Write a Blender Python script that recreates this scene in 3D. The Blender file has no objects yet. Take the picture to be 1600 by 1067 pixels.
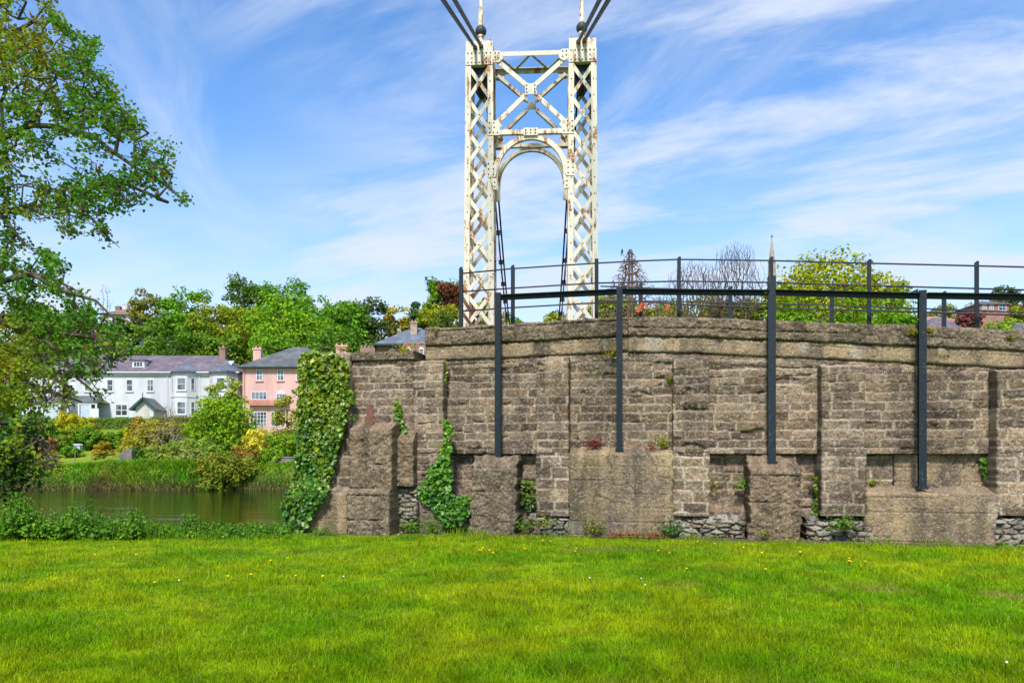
import bpy, math, random
import numpy as np
from mathutils import Vector, Matrix
R = math.radians
scn = bpy.context.scene
COL = scn.collection
rng = np.random.default_rng(7)
random.seed(7)

# ------------------------------------------------------------------ camera
F, PXC, PYH, EYE = 1111.1, 800.0, 705.0, 1.6
cam_d = bpy.data.cameras.new('camera')
cam = bpy.data.objects.new('camera', cam_d); COL.objects.link(cam)
cam.location = (0, 0, EYE); cam.rotation_euler = (R(90), 0, 0)
cam_d.sensor_width = 36; cam_d.lens = 25.0
cam_d.shift_y = (PYH - 533.5) / 1600.0
cam_d.clip_start = .05; cam_d.clip_end = 6000
scn.camera = cam

# ------------------------------------------------------------------ light, sky, exposure
SUN_EL, SUN_AZ = 50.0, 10.0          # azimuth: degrees left of straight behind the camera
sun_d = bpy.data.lights.new('sun', 'SUN'); sun_d.energy = 3.0; sun_d.angle = R(9.0); sun_d.color = (1, .955, .89)
sun = bpy.data.objects.new('sun', sun_d); COL.objects.link(sun)
sdir = Vector((-math.sin(R(SUN_AZ)) * math.cos(R(SUN_EL)), -math.cos(R(SUN_AZ)) * math.cos(R(SUN_EL)), math.sin(R(SUN_EL))))
sun.rotation_euler = sdir.to_track_quat('Z', 'Y').to_euler(); sun.location = sdir * 50
scn.view_settings.view_transform = 'Standard'; scn.view_settings.look = 'None'
scn.view_settings.exposure = 0.92; scn.view_settings.gamma = 1.0
scn.view_settings.use_curve_mapping = False
try:
    scn.cycles.max_bounces = 8; scn.cycles.transparent_max_bounces = 8
    scn.cycles.use_denoising = True
except Exception: pass

class NT:
    """small helper for node trees"""
    def __init__(s, tree): s.t = tree; s.t.nodes.clear()
    def n(s, kind, **kw):
        nd = s.t.nodes.new(kind)
        ins = kw.pop('ins', {})
        for k, v in kw.items(): setattr(nd, k, v)
        for k, v in ins.items():
            if hasattr(v, 'is_output') or isinstance(v, bpy.types.NodeSocket): s.t.links.new(v, nd.inputs[k])
            else: nd.inputs[k].default_value = v
        return nd
    def math(s, op, a, b=0.0, c=None, clamp=False):
        ins = {0: a, 1: b}
        if c is not None: ins[2] = c
        return s.n('ShaderNodeMath', operation=op, use_clamp=clamp, ins=ins).outputs[0]
    def ss(s, x, a, b, lo=0.0, hi=1.0):
        return s.n('ShaderNodeMapRange', interpolation_type='SMOOTHSTEP', ins={0: x, 1: a, 2: b, 3: lo, 4: hi}).outputs[0]
    def lin(s, x, a, b, lo=0.0, hi=1.0):
        return s.n('ShaderNodeMapRange', ins={0: x, 1: a, 2: b, 3: lo, 4: hi}).outputs[0]
    def mix(s, f, a, b, mode='MIX'):
        nd = s.t.nodes.new('ShaderNodeMix'); nd.data_type = 'RGBA'; nd.blend_type = mode
        for sock, v in ((nd.inputs[0], f), (nd.inputs[6], a), (nd.inputs[7], b)):
            if isinstance(v, bpy.types.NodeSocket): s.t.links.new(v, sock)
            else: sock.default_value = (*v, 1) if isinstance(v, (tuple, list)) and len(v) == 3 else v
        return nd.outputs[2]
    def noise(s, vec, scale, detail=4, rough=.55, dist=0.0):
        ins = {'Scale': scale, 'Detail': detail, 'Roughness': rough, 'Distortion': dist}
        if vec is not None: ins['Vector'] = vec
        return s.n('ShaderNodeTexNoise', ins=ins).outputs[0]
    def vmul(s, vec, m, add=(0, 0, 0), rot=(0, 0, 0)):
        return s.n('ShaderNodeMapping', ins={0: vec, 1: add, 2: rot, 3: m}).outputs[0]

world = bpy.data.worlds.new('World'); scn.world = world; world.use_nodes = True
w = NT(world.node_tree)
sky = w.n('ShaderNodeTexSky', sky_type='NISHITA', sun_disc=False, sun_elevation=R(SUN_EL), sun_rotation=R(180 + SUN_AZ),
          altitude=50, air_density=1.0, dust_density=.3, ozone_density=3.0)
gen = w.n('ShaderNodeTexCoord').outputs['Generated']
sep = w.n('ShaderNodeSeparateXYZ', ins={0: gen})
dz = w.math('ADD', w.math('MAXIMUM', sep.outputs[2], 0.0), .16)
cx = w.math('DIVIDE', sep.outputs[0], dz); cy = w.math('DIVIDE', sep.outputs[1], dz)
cp = w.n('ShaderNodeCombineXYZ', ins={0: cx, 1: cy}).outputs[0]
# long wisps combed by the wind, then a softer broken layer
c1 = w.noise(w.vmul(w.vmul(cp, (1, 1, 1), (0, 0, 0), (0, 0, R(-118))), (.62, 1.25, 1), (0.4, 6.2, 0)), 1.35, 11, .64, 1.1)
c2 = w.noise(w.vmul(w.vmul(cp, (1, 1, 1), (0, 0, 0), (0, 0, R(-158))), (.7, 1.7, 1), (2.9, 3.3, 0)), 1.5, 11, .62, .3)
c3 = w.noise(w.vmul(cp, (.5, .5, 1), (4.6, 7.7, 0)), 1.0, 3, .5)
f1 = w.math('MULTIPLY', w.ss(c1, .40, .74), .52)
f2 = w.math('MULTIPLY', w.math('MULTIPLY', w.ss(c2, .40, .62), w.ss(c3, .32, .54)), .9)
cf = w.math('MAXIMUM', f1, f2)
hz_ = w.ss(sep.outputs[2], .45, .0, 0.0, .60)         # thin high cloud thickens towards the horizon
cf = w.math('SUBTRACT', 1.0, w.math('MULTIPLY', w.math('SUBTRACT', 1.0, cf), w.math('SUBTRACT', 1.0, hz_)))
skyc = w.n('ShaderNodeHueSaturation', ins={'Hue': .502, 'Saturation': 1.18, 'Value': 1.28, 'Color': sky.outputs[0]}).outputs[0]
cl = w.mix(cf, skyc, (3.8, 4.2, 5.0))
bg = w.n('ShaderNodeBackground', ins={0: cl, 1: .11})
out = w.n('ShaderNodeOutputWorld', ins={0: bg.outputs[0]})

# ------------------------------------------------------------------ helpers
def pt(px, py, Y): return np.array([(px - PXC) / F * Y, Y, EYE + (PYH - py) / F * Y])
def sm(a, b, x):
    t = np.clip((np.asarray(x, float) - a) / (b - a), 0, 1); return t * t * (3 - 2 * t)
def hash2(ix, iy, seed):
    h = (ix.astype(np.int64) * 374761393 + iy.astype(np.int64) * 668265263 + seed * 1274126177) & 0x7fffffff
    h = ((h ^ (h >> 13)) * 1274126177) & 0x7fffffff
    return ((h ^ (h >> 16)) & 0xffff) / 65535.0
def vnoise(x, y, seed=0):
    ix, iy = np.floor(x), np.floor(y); fx, fy = x - ix, y - iy
    fx = fx * fx * (3 - 2 * fx); fy = fy * fy * (3 - 2 * fy)
    a = hash2(ix, iy, seed); b = hash2(ix + 1, iy, seed); c = hash2(ix, iy + 1, seed); d = hash2(ix + 1, iy + 1, seed)
    return (a * (1 - fx) + b * fx) * (1 - fy) + (c * (1 - fx) + d * fx) * fy
def fbm(x, y, seed=0, octv=4, gain=.5):
    x, y = np.asarray(x, float), np.asarray(y, float)
    s, amp, tot = 0, 1.0, 0
    for i in range(octv):
        s = s + amp * vnoise(x * 2 ** i + 17.3 * i, y * 2 ** i - 9.1 * i, seed + i); tot += amp; amp *= gain
    return s / tot * 2 - 1

def tag(o, label=None, cat=None, group=None, kind=None):
    if label: o['label'] = label
    if cat: o['category'] = cat
    if group: o['group'] = group
    if kind: o['kind'] = kind
    return o
def empty(name, loc=(0, 0, 0), rz=0.0, label=None, cat=None, group=None):
    o = bpy.data.objects.new(name, None); COL.objects.link(o)
    o.location = loc; o.rotation_euler = (0, 0, rz); o.empty_display_size = .2
    return tag(o, label, cat, group)
def link(name, me, mat, parent=None):
    o = bpy.data.objects.new(name, me); COL.objects.link(o)
    if mat: me.materials.append(mat)
    if parent: o.parent = parent
    return o
def np_mesh(name, verts, faces, mat, parent=None, col=None, smooth=False):
    """verts (N,3); faces: list of int arrays (M,k); col (N,3) stored as a colour attribute"""
    me = bpy.data.meshes.new(name)
    verts = np.asarray(verts, np.float32)
    faces = [np.asarray(f, np.int32) for f in faces if len(f)]
    me.vertices.add(len(verts)); me.vertices.foreach_set('co', verts.ravel())
    nl = sum(f.size for f in faces); nf = sum(len(f) for f in faces)
    me.loops.add(nl); me.polygons.add(nf)
    me.loops.foreach_set('vertex_index', np.concatenate([f.ravel() for f in faces]))
    tot = np.concatenate([np.full(len(f), f.shape[1], np.int32) for f in faces])
    st = np.concatenate([[0], np.cumsum(tot)[:-1]]).astype(np.int32)
    me.polygons.foreach_set('loop_start', st)
    try: me.polygons.foreach_set('loop_total', tot)
    except Exception: pass
    if smooth: me.polygons.foreach_set('use_smooth', np.ones(nf, bool))
    if col is not None:
        a = me.attributes.new('Col', 'FLOAT_COLOR', 'POINT')
        c = np.ones((len(verts), 4), np.float32); c[:, :3] = col
        a.data.foreach_set('color', c.ravel())
    me.update(calc_edges=True); me.validate()
    return link(name, me, mat, parent)

class MB:
    """collects simple solids into one mesh"""
    def __init__(s): s.v = []; s.f = []; s.mi = []; s.cur = 0
    def add(s, vs, fs):
        b = len(s.v); s.mi.extend([s.cur] * len(fs)); s.v.extend([tuple(map(float, v)) for v in vs]); s.f.extend([tuple(b + i for i in f) for f in fs]); return s
    def box(s, x0, x1, y0, y1, z0, z1):
        return s.add([(x0, y0, z0), (x1, y0, z0), (x1, y1, z0), (x0, y1, z0), (x0, y0, z1), (x1, y0, z1), (x1, y1, z1), (x0, y1, z1)],
                     [(3, 2, 1, 0), (4, 5, 6, 7), (0, 1, 5, 4), (1, 2, 6, 5), (2, 3, 7, 6), (3, 0, 4, 7)])
    def bar(s, p, q, wd, th, side=(0, 1, 0)):
        """rectangular bar p-q: thickness th along 'side', width wd across"""
        p, q = np.array(p, float), np.array(q, float); a = q - p; a /= np.linalg.norm(a)
        sd = np.array(side, float); sd -= a * sd.dot(a); sd /= np.linalg.norm(sd); b = np.cross(a, sd)
        vs = []
        for c in (p, q):
            for i, j in ((-1, -1), (1, -1), (1, 1), (-1, 1)): vs.append(c + b * wd / 2 * i + sd * th / 2 * j)
        return s.add(vs, [(0, 1, 2, 3), (7, 6, 5, 4), (0, 4, 5, 1), (1, 5, 6, 2), (2, 6, 7, 3), (3, 7, 4, 0)])
    def tube(s, pts, r, n=8, cap=True):
        pts = [np.array(p, float) for p in pts]; rs = r if hasattr(r, '__len__') else [r] * len(pts)
        b = len(s.v); vs = []
        for i, p in enumerate(pts):
            t = pts[min(i + 1, len(pts) - 1)] - pts[max(i - 1, 0)]; t /= np.linalg.norm(t) + 1e-9
            up = np.array((0, 0, 1.)) if abs(t[2]) < .9 else np.array((1., 0, 0))
            x = np.cross(t, up); x /= np.linalg.norm(x); y = np.cross(t, x)
            for k in range(n):
                a = 2 * math.pi * k / n; vs.append(p + rs[i] * (math.cos(a) * x + math.sin(a) * y))
        fs = []
        for i in range(len(pts) - 1):
            for k in range(n):
                fs.append((i * n + k, i * n + (k + 1) % n, (i + 1) * n + (k + 1) % n, (i + 1) * n + k))
        if cap: fs.append(tuple(range(n - 1, -1, -1))); fs.append(tuple((len(pts) - 1) * n + k for k in range(n)))
        return s.add(vs, fs)
    def lathe(s, c, prof, n=16):
        """prof: list of (r, z) about a vertical axis through c"""
        return s.tube([(c[0], c[1], c[2] + z) for r, z in prof], [max(r, 1e-4) for r, z in prof], n) if False else s._lathe(c, prof, n)
    def _lathe(s, c, prof, n):
        vs = []; fs = []
        for r, z in prof:
            for k in range(n):
                a = 2 * math.pi * (k + .5) / n; vs.append((c[0] + r * math.cos(a), c[1] + r * math.sin(a), c[2] + z))
        for i in range(len(prof) - 1):
            for k in range(n): fs.append((i * n + k, i * n + (k + 1) % n, (i + 1) * n + (k + 1) % n, (i + 1) * n + k))
        fs.append(tuple(range(n - 1, -1, -1))); fs.append(tuple((len(prof) - 1) * n + k for k in range(n)))
        return s.add(vs, fs)
    def prism(s, poly, y0, y1):
        """polygon in x,z pulled from y0 to y1"""
        n = len(poly); vs = [(x, y0, z) for x, z in poly] + [(x, y1, z) for x, z in poly]
        fs = [tuple(range(n)), tuple(range(2 * n - 1, n - 1, -1))] + [(i, i + n, (i + 1) % n + n, (i + 1) % n) for i in range(n)]
        return s.add(vs, fs)
    def build(s, name, mat, parent=None, smooth=False, bevel=0.0, mat2=None):
        me = bpy.data.meshes.new(name); me.from_pydata(s.v, [], s.f); me.update()
        if mat2: me.polygons.foreach_set('material_index', np.array(s.mi, np.int32))
        import bmesh
        bm = bmesh.new(); bm.from_mesh(me); bmesh.ops.recalc_face_normals(bm, faces=bm.faces); bm.to_mesh(me); bm.free()
        if smooth: me.polygons.foreach_set('use_smooth', np.ones(len(me.polygons), bool))
        o = link(name, me, mat, parent)
        if mat2: me.materials.append(mat2)
        if bevel:
            m = o.modifiers.new('bevel', 'BEVEL'); m.width = bevel; m.segments = 2; m.limit_method = 'ANGLE'
        return o

# ------------------------------------------------------------------ materials
def new_mat(name):
    m = bpy.data.materials.new(name); m.use_nodes = True; return m, NT(m.node_tree)
def finish(nt, color, rough=.8, spec=.3, bump=None, bdist=.01, bstr=1.0, metallic=0.0, transl=0.0):
    ins = {'Roughness': rough, 'Specular IOR Level': spec, 'Metallic': metallic}
    b = nt.n('ShaderNodeBsdfPrincipled', ins=ins)
    if isinstance(color, bpy.types.NodeSocket): nt.t.links.new(color, b.inputs['Base Color'])
    else: b.inputs['Base Color'].default_value = (*color, 1)
    if bump is not None:
        bp = nt.n('ShaderNodeBump', ins={'Strength': bstr, 'Distance': bdist, 'Height': bump})
        nt.t.links.new(bp.outputs[0], b.inputs['Normal'])
    sh = b.outputs[0]
    if transl:
        tr = nt.n('ShaderNodeBsdfTranslucent')
        if isinstance(color, bpy.types.NodeSocket): nt.t.links.new(color, tr.inputs[0])
        else: tr.inputs[0].default_value = (*color, 1)
        sh = nt.n('ShaderNodeMixShader', ins={0: transl, 1: sh, 2: tr.outputs[0]}).outputs[0]
    nt.n('ShaderNodeOutputMaterial', ins={0: sh})
def attr(nt): return nt.n('ShaderNodeAttribute', attribute_name='Col').outputs['Color']
def objco(nt): return nt.n('ShaderNodeTexCoord').outputs['Object']

def m_leaf(name, transl=.3, rough=.5, spec=.25):
    m, nt = new_mat(name); c = attr(nt)
    v = nt.noise(objco(nt), 2.2, 3)
    c = nt.mix(1.0, c, nt.n('ShaderNodeCombineXYZ', ins={0: nt.lin(v, .3, .7, .8, 1.2), 1: nt.lin(v, .3, .7, .85, 1.12), 2: .9}).outputs[0], 'MULTIPLY')
    finish(nt, c, rough, spec, transl=transl); return m
M_LEAF = m_leaf('leaf', .48); M_IVY = m_leaf('ivy_leaf', .2, .38, .4); M_GRASS = m_leaf('grass_blade', .45, .7, .06)
M_FAR = m_leaf('far_leaf', .38, .7, .1)

def m_masonry():
    m, nt = new_mat('weathered_masonry'); c = attr(nt); o = objco(nt)
    fine = nt.noise(o, 46, 5, .7); vor = nt.n('ShaderNodeTexVoronoi', ins={'Vector': o, 'Scale': 42.0}).outputs['Color']
    vsep = nt.n('ShaderNodeSeparateColor', ins={0: vor}).outputs[0]
    peb = nt.ss(vsep, .80, .95); drk = nt.ss(vsep, .22, .05)
    k = nt.lin(fine, .3, .72, .55, 1.45)
    c = nt.mix(1.0, c, nt.n('ShaderNodeCombineColor', ins={0: k, 1: k, 2: k}).outputs[0], 'MULTIPLY')
    c = nt.mix(nt.math('MULTIPLY', peb, .36), c, (.46, .40, .32))
    c = nt.mix(nt.math('MULTIPLY', drk, .55), c, (.05, .04, .03))
    big = nt.noise(o, .9, 5, .6)
    lich = nt.math('MULTIPLY', nt.ss(nt.noise(o, 5.5, 6, .65), .6, .7), nt.ss(big, .48, .62))
    c = nt.mix(nt.math('MULTIPLY', lich, .42), c, (.42, .39, .34))
    moss = nt.math('MULTIPLY', nt.ss(nt.noise(o, 3.1, 6, .7), .62, .74), .3)
    c = nt.mix(moss, c, (.13, .12, .035))
    h = nt.math('ADD', nt.math('MULTIPLY', fine, .6), nt.math('MULTIPLY', nt.noise(o, 17, 4, .6), .8))
    finish(nt, c, .95, .12, h, .018, .9); return m
M_WALL = m_masonry()

def m_paint_white(name='rusty_white_paint', clean=(.62, .57, .45), dirt=(.42, .33, .16), extra=.004):
    m, nt = new_mat(name); o = objco(nt)
    st = nt.noise(nt.vmul(o, (5, 5, .9)), 2.2, 6, .65); bl = nt.noise(o, 2.6, 6, .62); fn = nt.noise(o, 26, 4, .6)
    grime = nt.ss(st, .46, .72)
    c = nt.mix(nt.math('MULTIPLY', grime, .62), clean, dirt)
    rust = nt.math('MULTIPLY', nt.ss(nt.math('ADD', nt.math('MULTIPLY', st, .55), nt.math('MULTIPLY', bl, .55)), .578 - extra, .640 - extra), nt.ss(fn, .3, .5))
    rc = nt.mix(nt.ss(fn, .4, .6), (.42, .17, .03), (.17, .06, .02))
    c = nt.mix(rust, c, rc)
    finish(nt, c, .5, .35, fn, .004, .5); return m
M_WHITE = m_paint_white(); M_OLIVE = m_paint_white('olive_white_paint', (.46, .43, .31), (.26, .22, .11), .0); M_RUSTY = m_paint_white('rust_stained_paint', (.62, .58, .46), (.40, .30, .14), .075)  # second copy: darker, more olive tone for the rear frame, rear lacing and truss

def m_steel(name, base, wear, amt):
    m, nt = new_mat(name); o = objco(nt)
    a = nt.noise(nt.vmul(o, (6, 6, 1.6)), 3, 6, .65); f = nt.noise(o, 30, 4, .65)
    c = nt.mix(nt.ss(f, .35, .7), base, tuple(x * 1.7 + .004 for x in base))
    c = nt.mix(nt.math('MULTIPLY', nt.ss(nt.math('ADD', nt.math('MULTIPLY', a, .6), nt.math('MULTIPLY', f, .4)), .56, .66), amt), c, wear)
    finish(nt, c, nt.lin(f, .3, .7, .45, .7), .32, f, .003, .4); return m
M_POST = m_steel('blue_black_paint', (.005, .0105, .016), (.075, .10, .11), .75)
M_RAIL = m_steel('dark_rail_iron', (.028, .022, .030), (.12, .06, .04), .6)
M_CABLE = m_steel('bitumen_cable', (.010, .006, .007), (.05, .018, .014), .6)
M_RUST = m_steel('bare_rust', (.11, .05, .03), (.25, .10, .035), .8)
M_BALL = m_steel('grey_ball_paint', (.025, .03, .033), (.10, .10, .095), .4)
M_ORANGE = m_steel('orange_tape', (.30, .055, .012), (.22, .05, .015), .4)

def m_plain(name, c0, c1, scale=6, rough=.8, spec=.3, bump=0.0, stretch=(1, 1, 1)):
    m, nt = new_mat(name); o = nt.vmul(objco(nt), stretch)
    a = nt.noise(o, scale, 6, .62); b = nt.noise(o, scale * .17, 4, .6)
    c = nt.mix(nt.ss(nt.math('ADD', nt.math('MULTIPLY', a, .5), nt.math('MULTIPLY', b, .5)), .38, .62), c0, c1)
    finish(nt, c, rough, spec, a if bump else None, bump or .01); return m
M_BARK = m_plain('bark', (.07, .05, .035), (.16, .13, .09), 9, .95, .1, .02, (1, 1, .35))
M_BARKPALE = m_plain('pale_bark', (.22, .18, .13), (.34, .29, .22), 5, .95, .1, .02, (1, 1, .35))
M_BARKBROWN = m_plain('brown_twigs', (.15, .10, .07), (.22, .15, .11), 5, .95, .1)
M_HWHITE = m_plain('white_render', (.45, .455, .46), (.58, .59, .61), .9, .85, .2, 0, (1, 1, .22))
M_TRIM = m_plain('white_gloss_trim', (.57, .58, .59), (.63, .64, .64), 2, .5, .4)
M_PINK = m_plain('pink_render', (.54, .33, .29), (.68, .44, .40), .9, .9, .2, 0, (1, 1, .25))
M_PINKTRIM = m_plain('terracotta_trim', (.50, .20, .15), (.62, .30, .24), 3, .85, .2)
M_BRICK = m_plain('brown_brick', (.20, .13, .095), (.30, .20, .14), 5, .9, .2)
M_REDBRICK = m_plain('red_brick', (.36, .12, .075), (.44, .19, .12), 5, .9, .2)
M_STONEWALL = m_plain('grey_stone', (.13, .115, .10), (.26, .235, .20), 4, .95, .1, .03)
M_DOOR = m_plain('stone_arch', (.40, .37, .31), (.56, .53, .46), 4, .9, .2)
M_GREENTRIM = m_plain('dark_green_trim', (.02, .05, .05), (.04, .085, .08), 4, .6, .3)
M_BLUE = m_plain('blue_plastic', (.03, .10, .30), (.05, .14, .36), 3, .5, .4)
M_GREYBLUE = m_plain('pale_blue_paint', (.35, .42, .50), (.45, .52, .58), 3, .6, .3)
M_WOOD = m_plain('weathered_wood', (.16, .12, .09), (.27, .21, .16), 6, .9, .1)
M_SPIRE = m_plain('spire_stone', (.30, .22, .16), (.42, .33, .25), 3, .9, .1)
M_DECK = m_plain('deck_planks', (.15, .13, .11), (.24, .21, .18), 6, .9, .1)
M_BIRD = m_plain('dark_feathers', (.015, .015, .02), (.03, .03, .035), 20, .6, .2)
M_DRYLEAF = m_leaf('dry_leaf', .2, .8, .1)
def m_slate(name, a, b):
    m, nt = new_mat(name); o = objco(nt)
    br = nt.n('ShaderNodeTexBrick', ins={'Vector': nt.vmul(o, (1, 1, 1)), 'Color1': (*a, 1), 'Color2': (*b, 1), 'Mortar': (*[x * .55 for x in a], 1),
              'Scale': 1.0, 'Mortar Size': .012, 'Brick Width': .5, 'Row Height': .28}).outputs[0]
    n1 = nt.noise(o, .8, 6, .65); c = nt.mix(nt.ss(n1, .45, .7), br, tuple(min(1, x * 1.7 + .02) for x in a))
    c = nt.mix(nt.math('MULTIPLY', nt.ss(nt.noise(o, 2.1, 5, .65), .56, .7), .5), c, (.10, .10, .06))
    finish(nt, c, .6, .35); return m
M_SLATE_PURPLE = m_slate('purple_slate', (.105, .082, .10), (.15, .12, .14))
M_SLATE_GREY = m_slate('grey_slate', (.075, .08, .085), (.11, .115, .115))
M_SLATE_BLUE = m_slate('blue_slate', (.09, .105, .14), (.12, .135, .17))
M_TILE_BROWN = m_slate('brown_tile', (.17, .10, .075), (.22, .13, .095))
M_TILE_RED = m_slate('red_tile', (.32, .15, .10), (.40, .20, .14))
def m_glass():
    m, nt = new_mat('window_glass'); o = objco(nt)
    c = nt.mix(nt.ss(nt.noise(o, .6, 3), .4, .6), (.03, .04, .05), (.16, .20, .23))  # pale blue-grey patches put reflected sky into the pane colour
    finish(nt, c, .06, .6); return m
M_GLASS = m_glass()

def m_ground():
    m, nt = new_mat('ground'); c = attr(nt); o = objco(nt)
    a = nt.noise(o, 7, 6, .65); b = nt.noise(o, 50, 3, .6)
    k = nt.math('MULTIPLY', nt.lin(a, .3, .7, .7, 1.3), nt.lin(b, .3, .7, .75, 1.25))
    c = nt.mix(1.0, c, nt.n('ShaderNodeCombineColor', ins={0: k, 1: k, 2: k}).outputs[0], 'MULTIPLY')
    finish(nt, c, .95, .1, b, .02, .7); return m
M_GROUND = m_ground()
def m_water():
    m, nt = new_mat('river_water'); o = objco(nt)
    r1 = nt.noise(nt.vmul(o, (.55, 1.5, 1)), 1.6, 4, .55, .4); r2 = nt.noise(nt.vmul(o, (.22, .8, 1), (4, 2, 0)), .8, 3, .5)
    h = nt.math('ADD', nt.math('MULTIPLY', r1, .35), r2)
    b = nt.n('ShaderNodeBsdfPrincipled', ins={'Base Color': (.012, .022, .003, 1), 'Roughness': .04, 'Specular IOR Level': .5, 'IOR': 1.333})
    bp = nt.n('ShaderNodeBump', ins={'Strength': .36, 'Distance': .15, 'Height': h}); nt.t.links.new(bp.outputs[0], b.inputs['Normal'])
    nt.n('ShaderNodeOutputMaterial', ins={0: b.outputs[0]}); return m
M_WATER = m_water()
M_PATH = m_plain('tarmac_path', (.10, .09, .08), (.16, .15, .13), 20, .95, .1, .01)

# ------------------------------------------------------------------ terrain and water
ANG = math.atan(.19); EU = np.array([math.cos(ANG), -math.sin(ANG)]); NU = np.array([-math.sin(ANG), -math.cos(ANG)])
P0 = np.array([-.756, 14.0])
def wpos(u, n): return P0 + EU * u + NU * n          # plan position of wall coordinate u, n (n towards the camera)
def W(px, py, n=0.0):
    """picture position -> (u, z) on the wall plane set n metres forward"""
    a = (px - PXC) / F; Y = (n + P0.dot(NU)) / (a * NU[0] + NU[1])
    u = (np.array([a * Y, Y]) - P0).dot(EU); return u, EYE + (PYH - py) / F * Y
def hz(x, y):
    x, y = np.asarray(x, float), np.asarray(y, float)
    e = 14.1 + 3.4 * sm(-5.2, -3.6, x)
    z = -2.9 * sm(e, e + 2.6, y)
    wob = .5 * fbm(x * .22, y * 0 + 3.3, 5, 3)
    z = z + 3.25 * sm(56.4 + wob, 58.3 + wob, y) + 1.25 * sm(60, 73, y)
    z = z + 3.9 * sm(72, 84, y) * (1 - .42 * sm(-37, -33, x))
    hf = 1 - .68 * sm(-6, 40, x)
    z = z + hf * (12 * sm(92, 124, y) + 18 * sm(124, 250, y))
    lawn = .035 * fbm(x * .5, y * .5, 11, 3) * (y < 16)
    return z + lawn
def axis_coords(fine, far, n): return np.concatenate([fine, far])
xs = np.unique(np.concatenate([np.arange(-16, 15.01, .2), np.arange(-75, 45, 1.5), np.array([-2500, -1500, -900, -500, -300, -200, -150, -110, -90, 60, 80, 110, 150, 200, 300, 500, 900, 1500, 2500.])]))
ys = np.unique(np.concatenate([np.array([-2500, -1200, -500, -200, -80, -40, -20, -10, -5, 0, 2.]), np.arange(3.6, 19, .2), np.arange(19, 55, 4), np.arange(55.6, 62, .3), np.arange(62, 130, 2.), np.array([140, 155, 175, 200, 225, 250, 300, 400, 600, 1000, 1600, 2600.])]))
X, Yg = np.meshgrid(xs, ys, indexing='ij'); Z = hz(X, Yg)
nn = (np.stack([X, Yg], -1) - P0) @ NU
def lawn_col(x, y):
    """the turf's own colour: lush, yellowish and worn patches"""
    p = fbm(x * .45, y * .55, 21, 4); q = fbm(x * 1.6 + 5, y * 1.9, 31, 4); r_ = fbm(x * .22 + 9, y * .7, 41, 4)
    lush = np.array([.158, .345, .004]); yel = np.array([.365, .445, .006]); dry = np.array([.30, .25, .07])
    t = np.clip(.46 + .45 * p + .75 * q, 0, 1)[..., None]
    c = lush * (1 - t) + yel * t
    c = c * (1 + .42 * fbm(x * 4.5, y * 4.5, 44, 3) + .22 * fbm(x * 11, y * 11, 45, 2))[..., None]
    worn = sm(-.05, .25, q) * np.exp(-((y - 8.95 + .18 * x) / .33) ** 2) * sm(1.6, 2.6, x)
    worn = np.clip(worn + .55 * sm(.34, .62, r_), 0, 1)[..., None] * .85
    return c * (1 - worn) + dry * worn, worn[..., 0]
cg, _w = lawn_col(X, Yg); cg = cg * .55
soil = np.array([.115, .085, .055])
s_ = (sm(.55, .25, nn + .25 * fbm(X * 1.3, Yg * 1.3, 3, 3)) * (nn > -2.5) * (X > -4.3))[..., None]
cg = cg * (1 - s_) + soil * s_
far = sm(52, 56, Yg)[..., None]
fc = np.array([.13, .21, .02]) + np.array([.12, .07, .01]) * np.clip(fbm(X * .12, Yg * .2, 51, 4) + .2, 0, 1)[..., None]
fc = fc * (1 - sm(88, 96, Yg)[..., None]) + np.array([.03, .05, .012]) * sm(88, 96, Yg)[..., None]
cg = cg * (1 - far) + fc * far
bk = ((sm(.3, -.6, Z) * (Yg > 13)))[..., None]
cg = cg * (1 - bk) + np.array([.040, .045, .015]) * bk
nx, ny = X.shape; idx = np.arange(nx * ny).reshape(nx, ny)
quads = np.stack([idx[:-1, :-1], idx[1:, :-1], idx[1:, 1:], idx[:-1, 1:]], -1).reshape(-1, 4)
g = np_mesh('ground', np.stack([X, Yg, Z], -1).reshape(-1, 3), [quads], M_GROUND, None, cg.reshape(-1, 3), True)
tag(g, 'grassy park ground dropping to the river and rising to the far hill', 'ground', kind='structure')
WZ = -1.5
wt = MB().add([(-600, 13, WZ), (600, 13, WZ), (600, 60, WZ), (-600, 60, WZ)], [(0, 1, 2, 3)]).build('river_water', M_WATER)
tag(wt, 'dark still river water with soft ripples', 'water', kind='structure')

# ================================================================== the abutment wall
PANEL, RECESS, BAND = -.31, -.45, -.26
_tops = [W(px, py, BAND) for px, py in ((665, 513), (770, 508), (850, 503), (930, 498), (980, 495.5), (1100, 497), (1200, 501), (1300, 504), (1360, 507), (1450, 510), (1530, 513), (1600, 516))]
_tu = np.array([t[0] for t in _tops] + [15.0]); _tz = np.array([t[1] for t in _tops] + [_tops[-1][1] - .45])
def ztop(u): return np.interp(u, _tu, _tz)
wall = empty('abutment_wall', (*P0, 0), -ANG, 'long weathered concrete block abutment wall with piers below the white bridge tower', 'wall')
def local(u, n, z): return np.stack(np.broadcast_arrays(u, -np.asarray(n, float), z), -1)   # wall frame: x along, y away from camera

def courses_for(z0, z1, step, seed):
    r_ = np.random.default_rng(seed); zs = [z0 - .03]
    while zs[-1] < z1 + step: zs.append(zs[-1] + step * r_.uniform(.86, 1.14))
    return np.array(zs)
C_UP = courses_for(-.2, 4.6, .163, 3); C_LOW = courses_for(-.2, 2.2, .212, 4)
PAL = np.array([1.04, .98, .89]) * np.array([[.195, .145, .100], [.150, .116, .090], [.225, .170, .122], [.178, .138, .110], [.140, .106, .088], [.212, .168, .130]])
TAN = np.array([.285, .210, .112])

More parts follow.
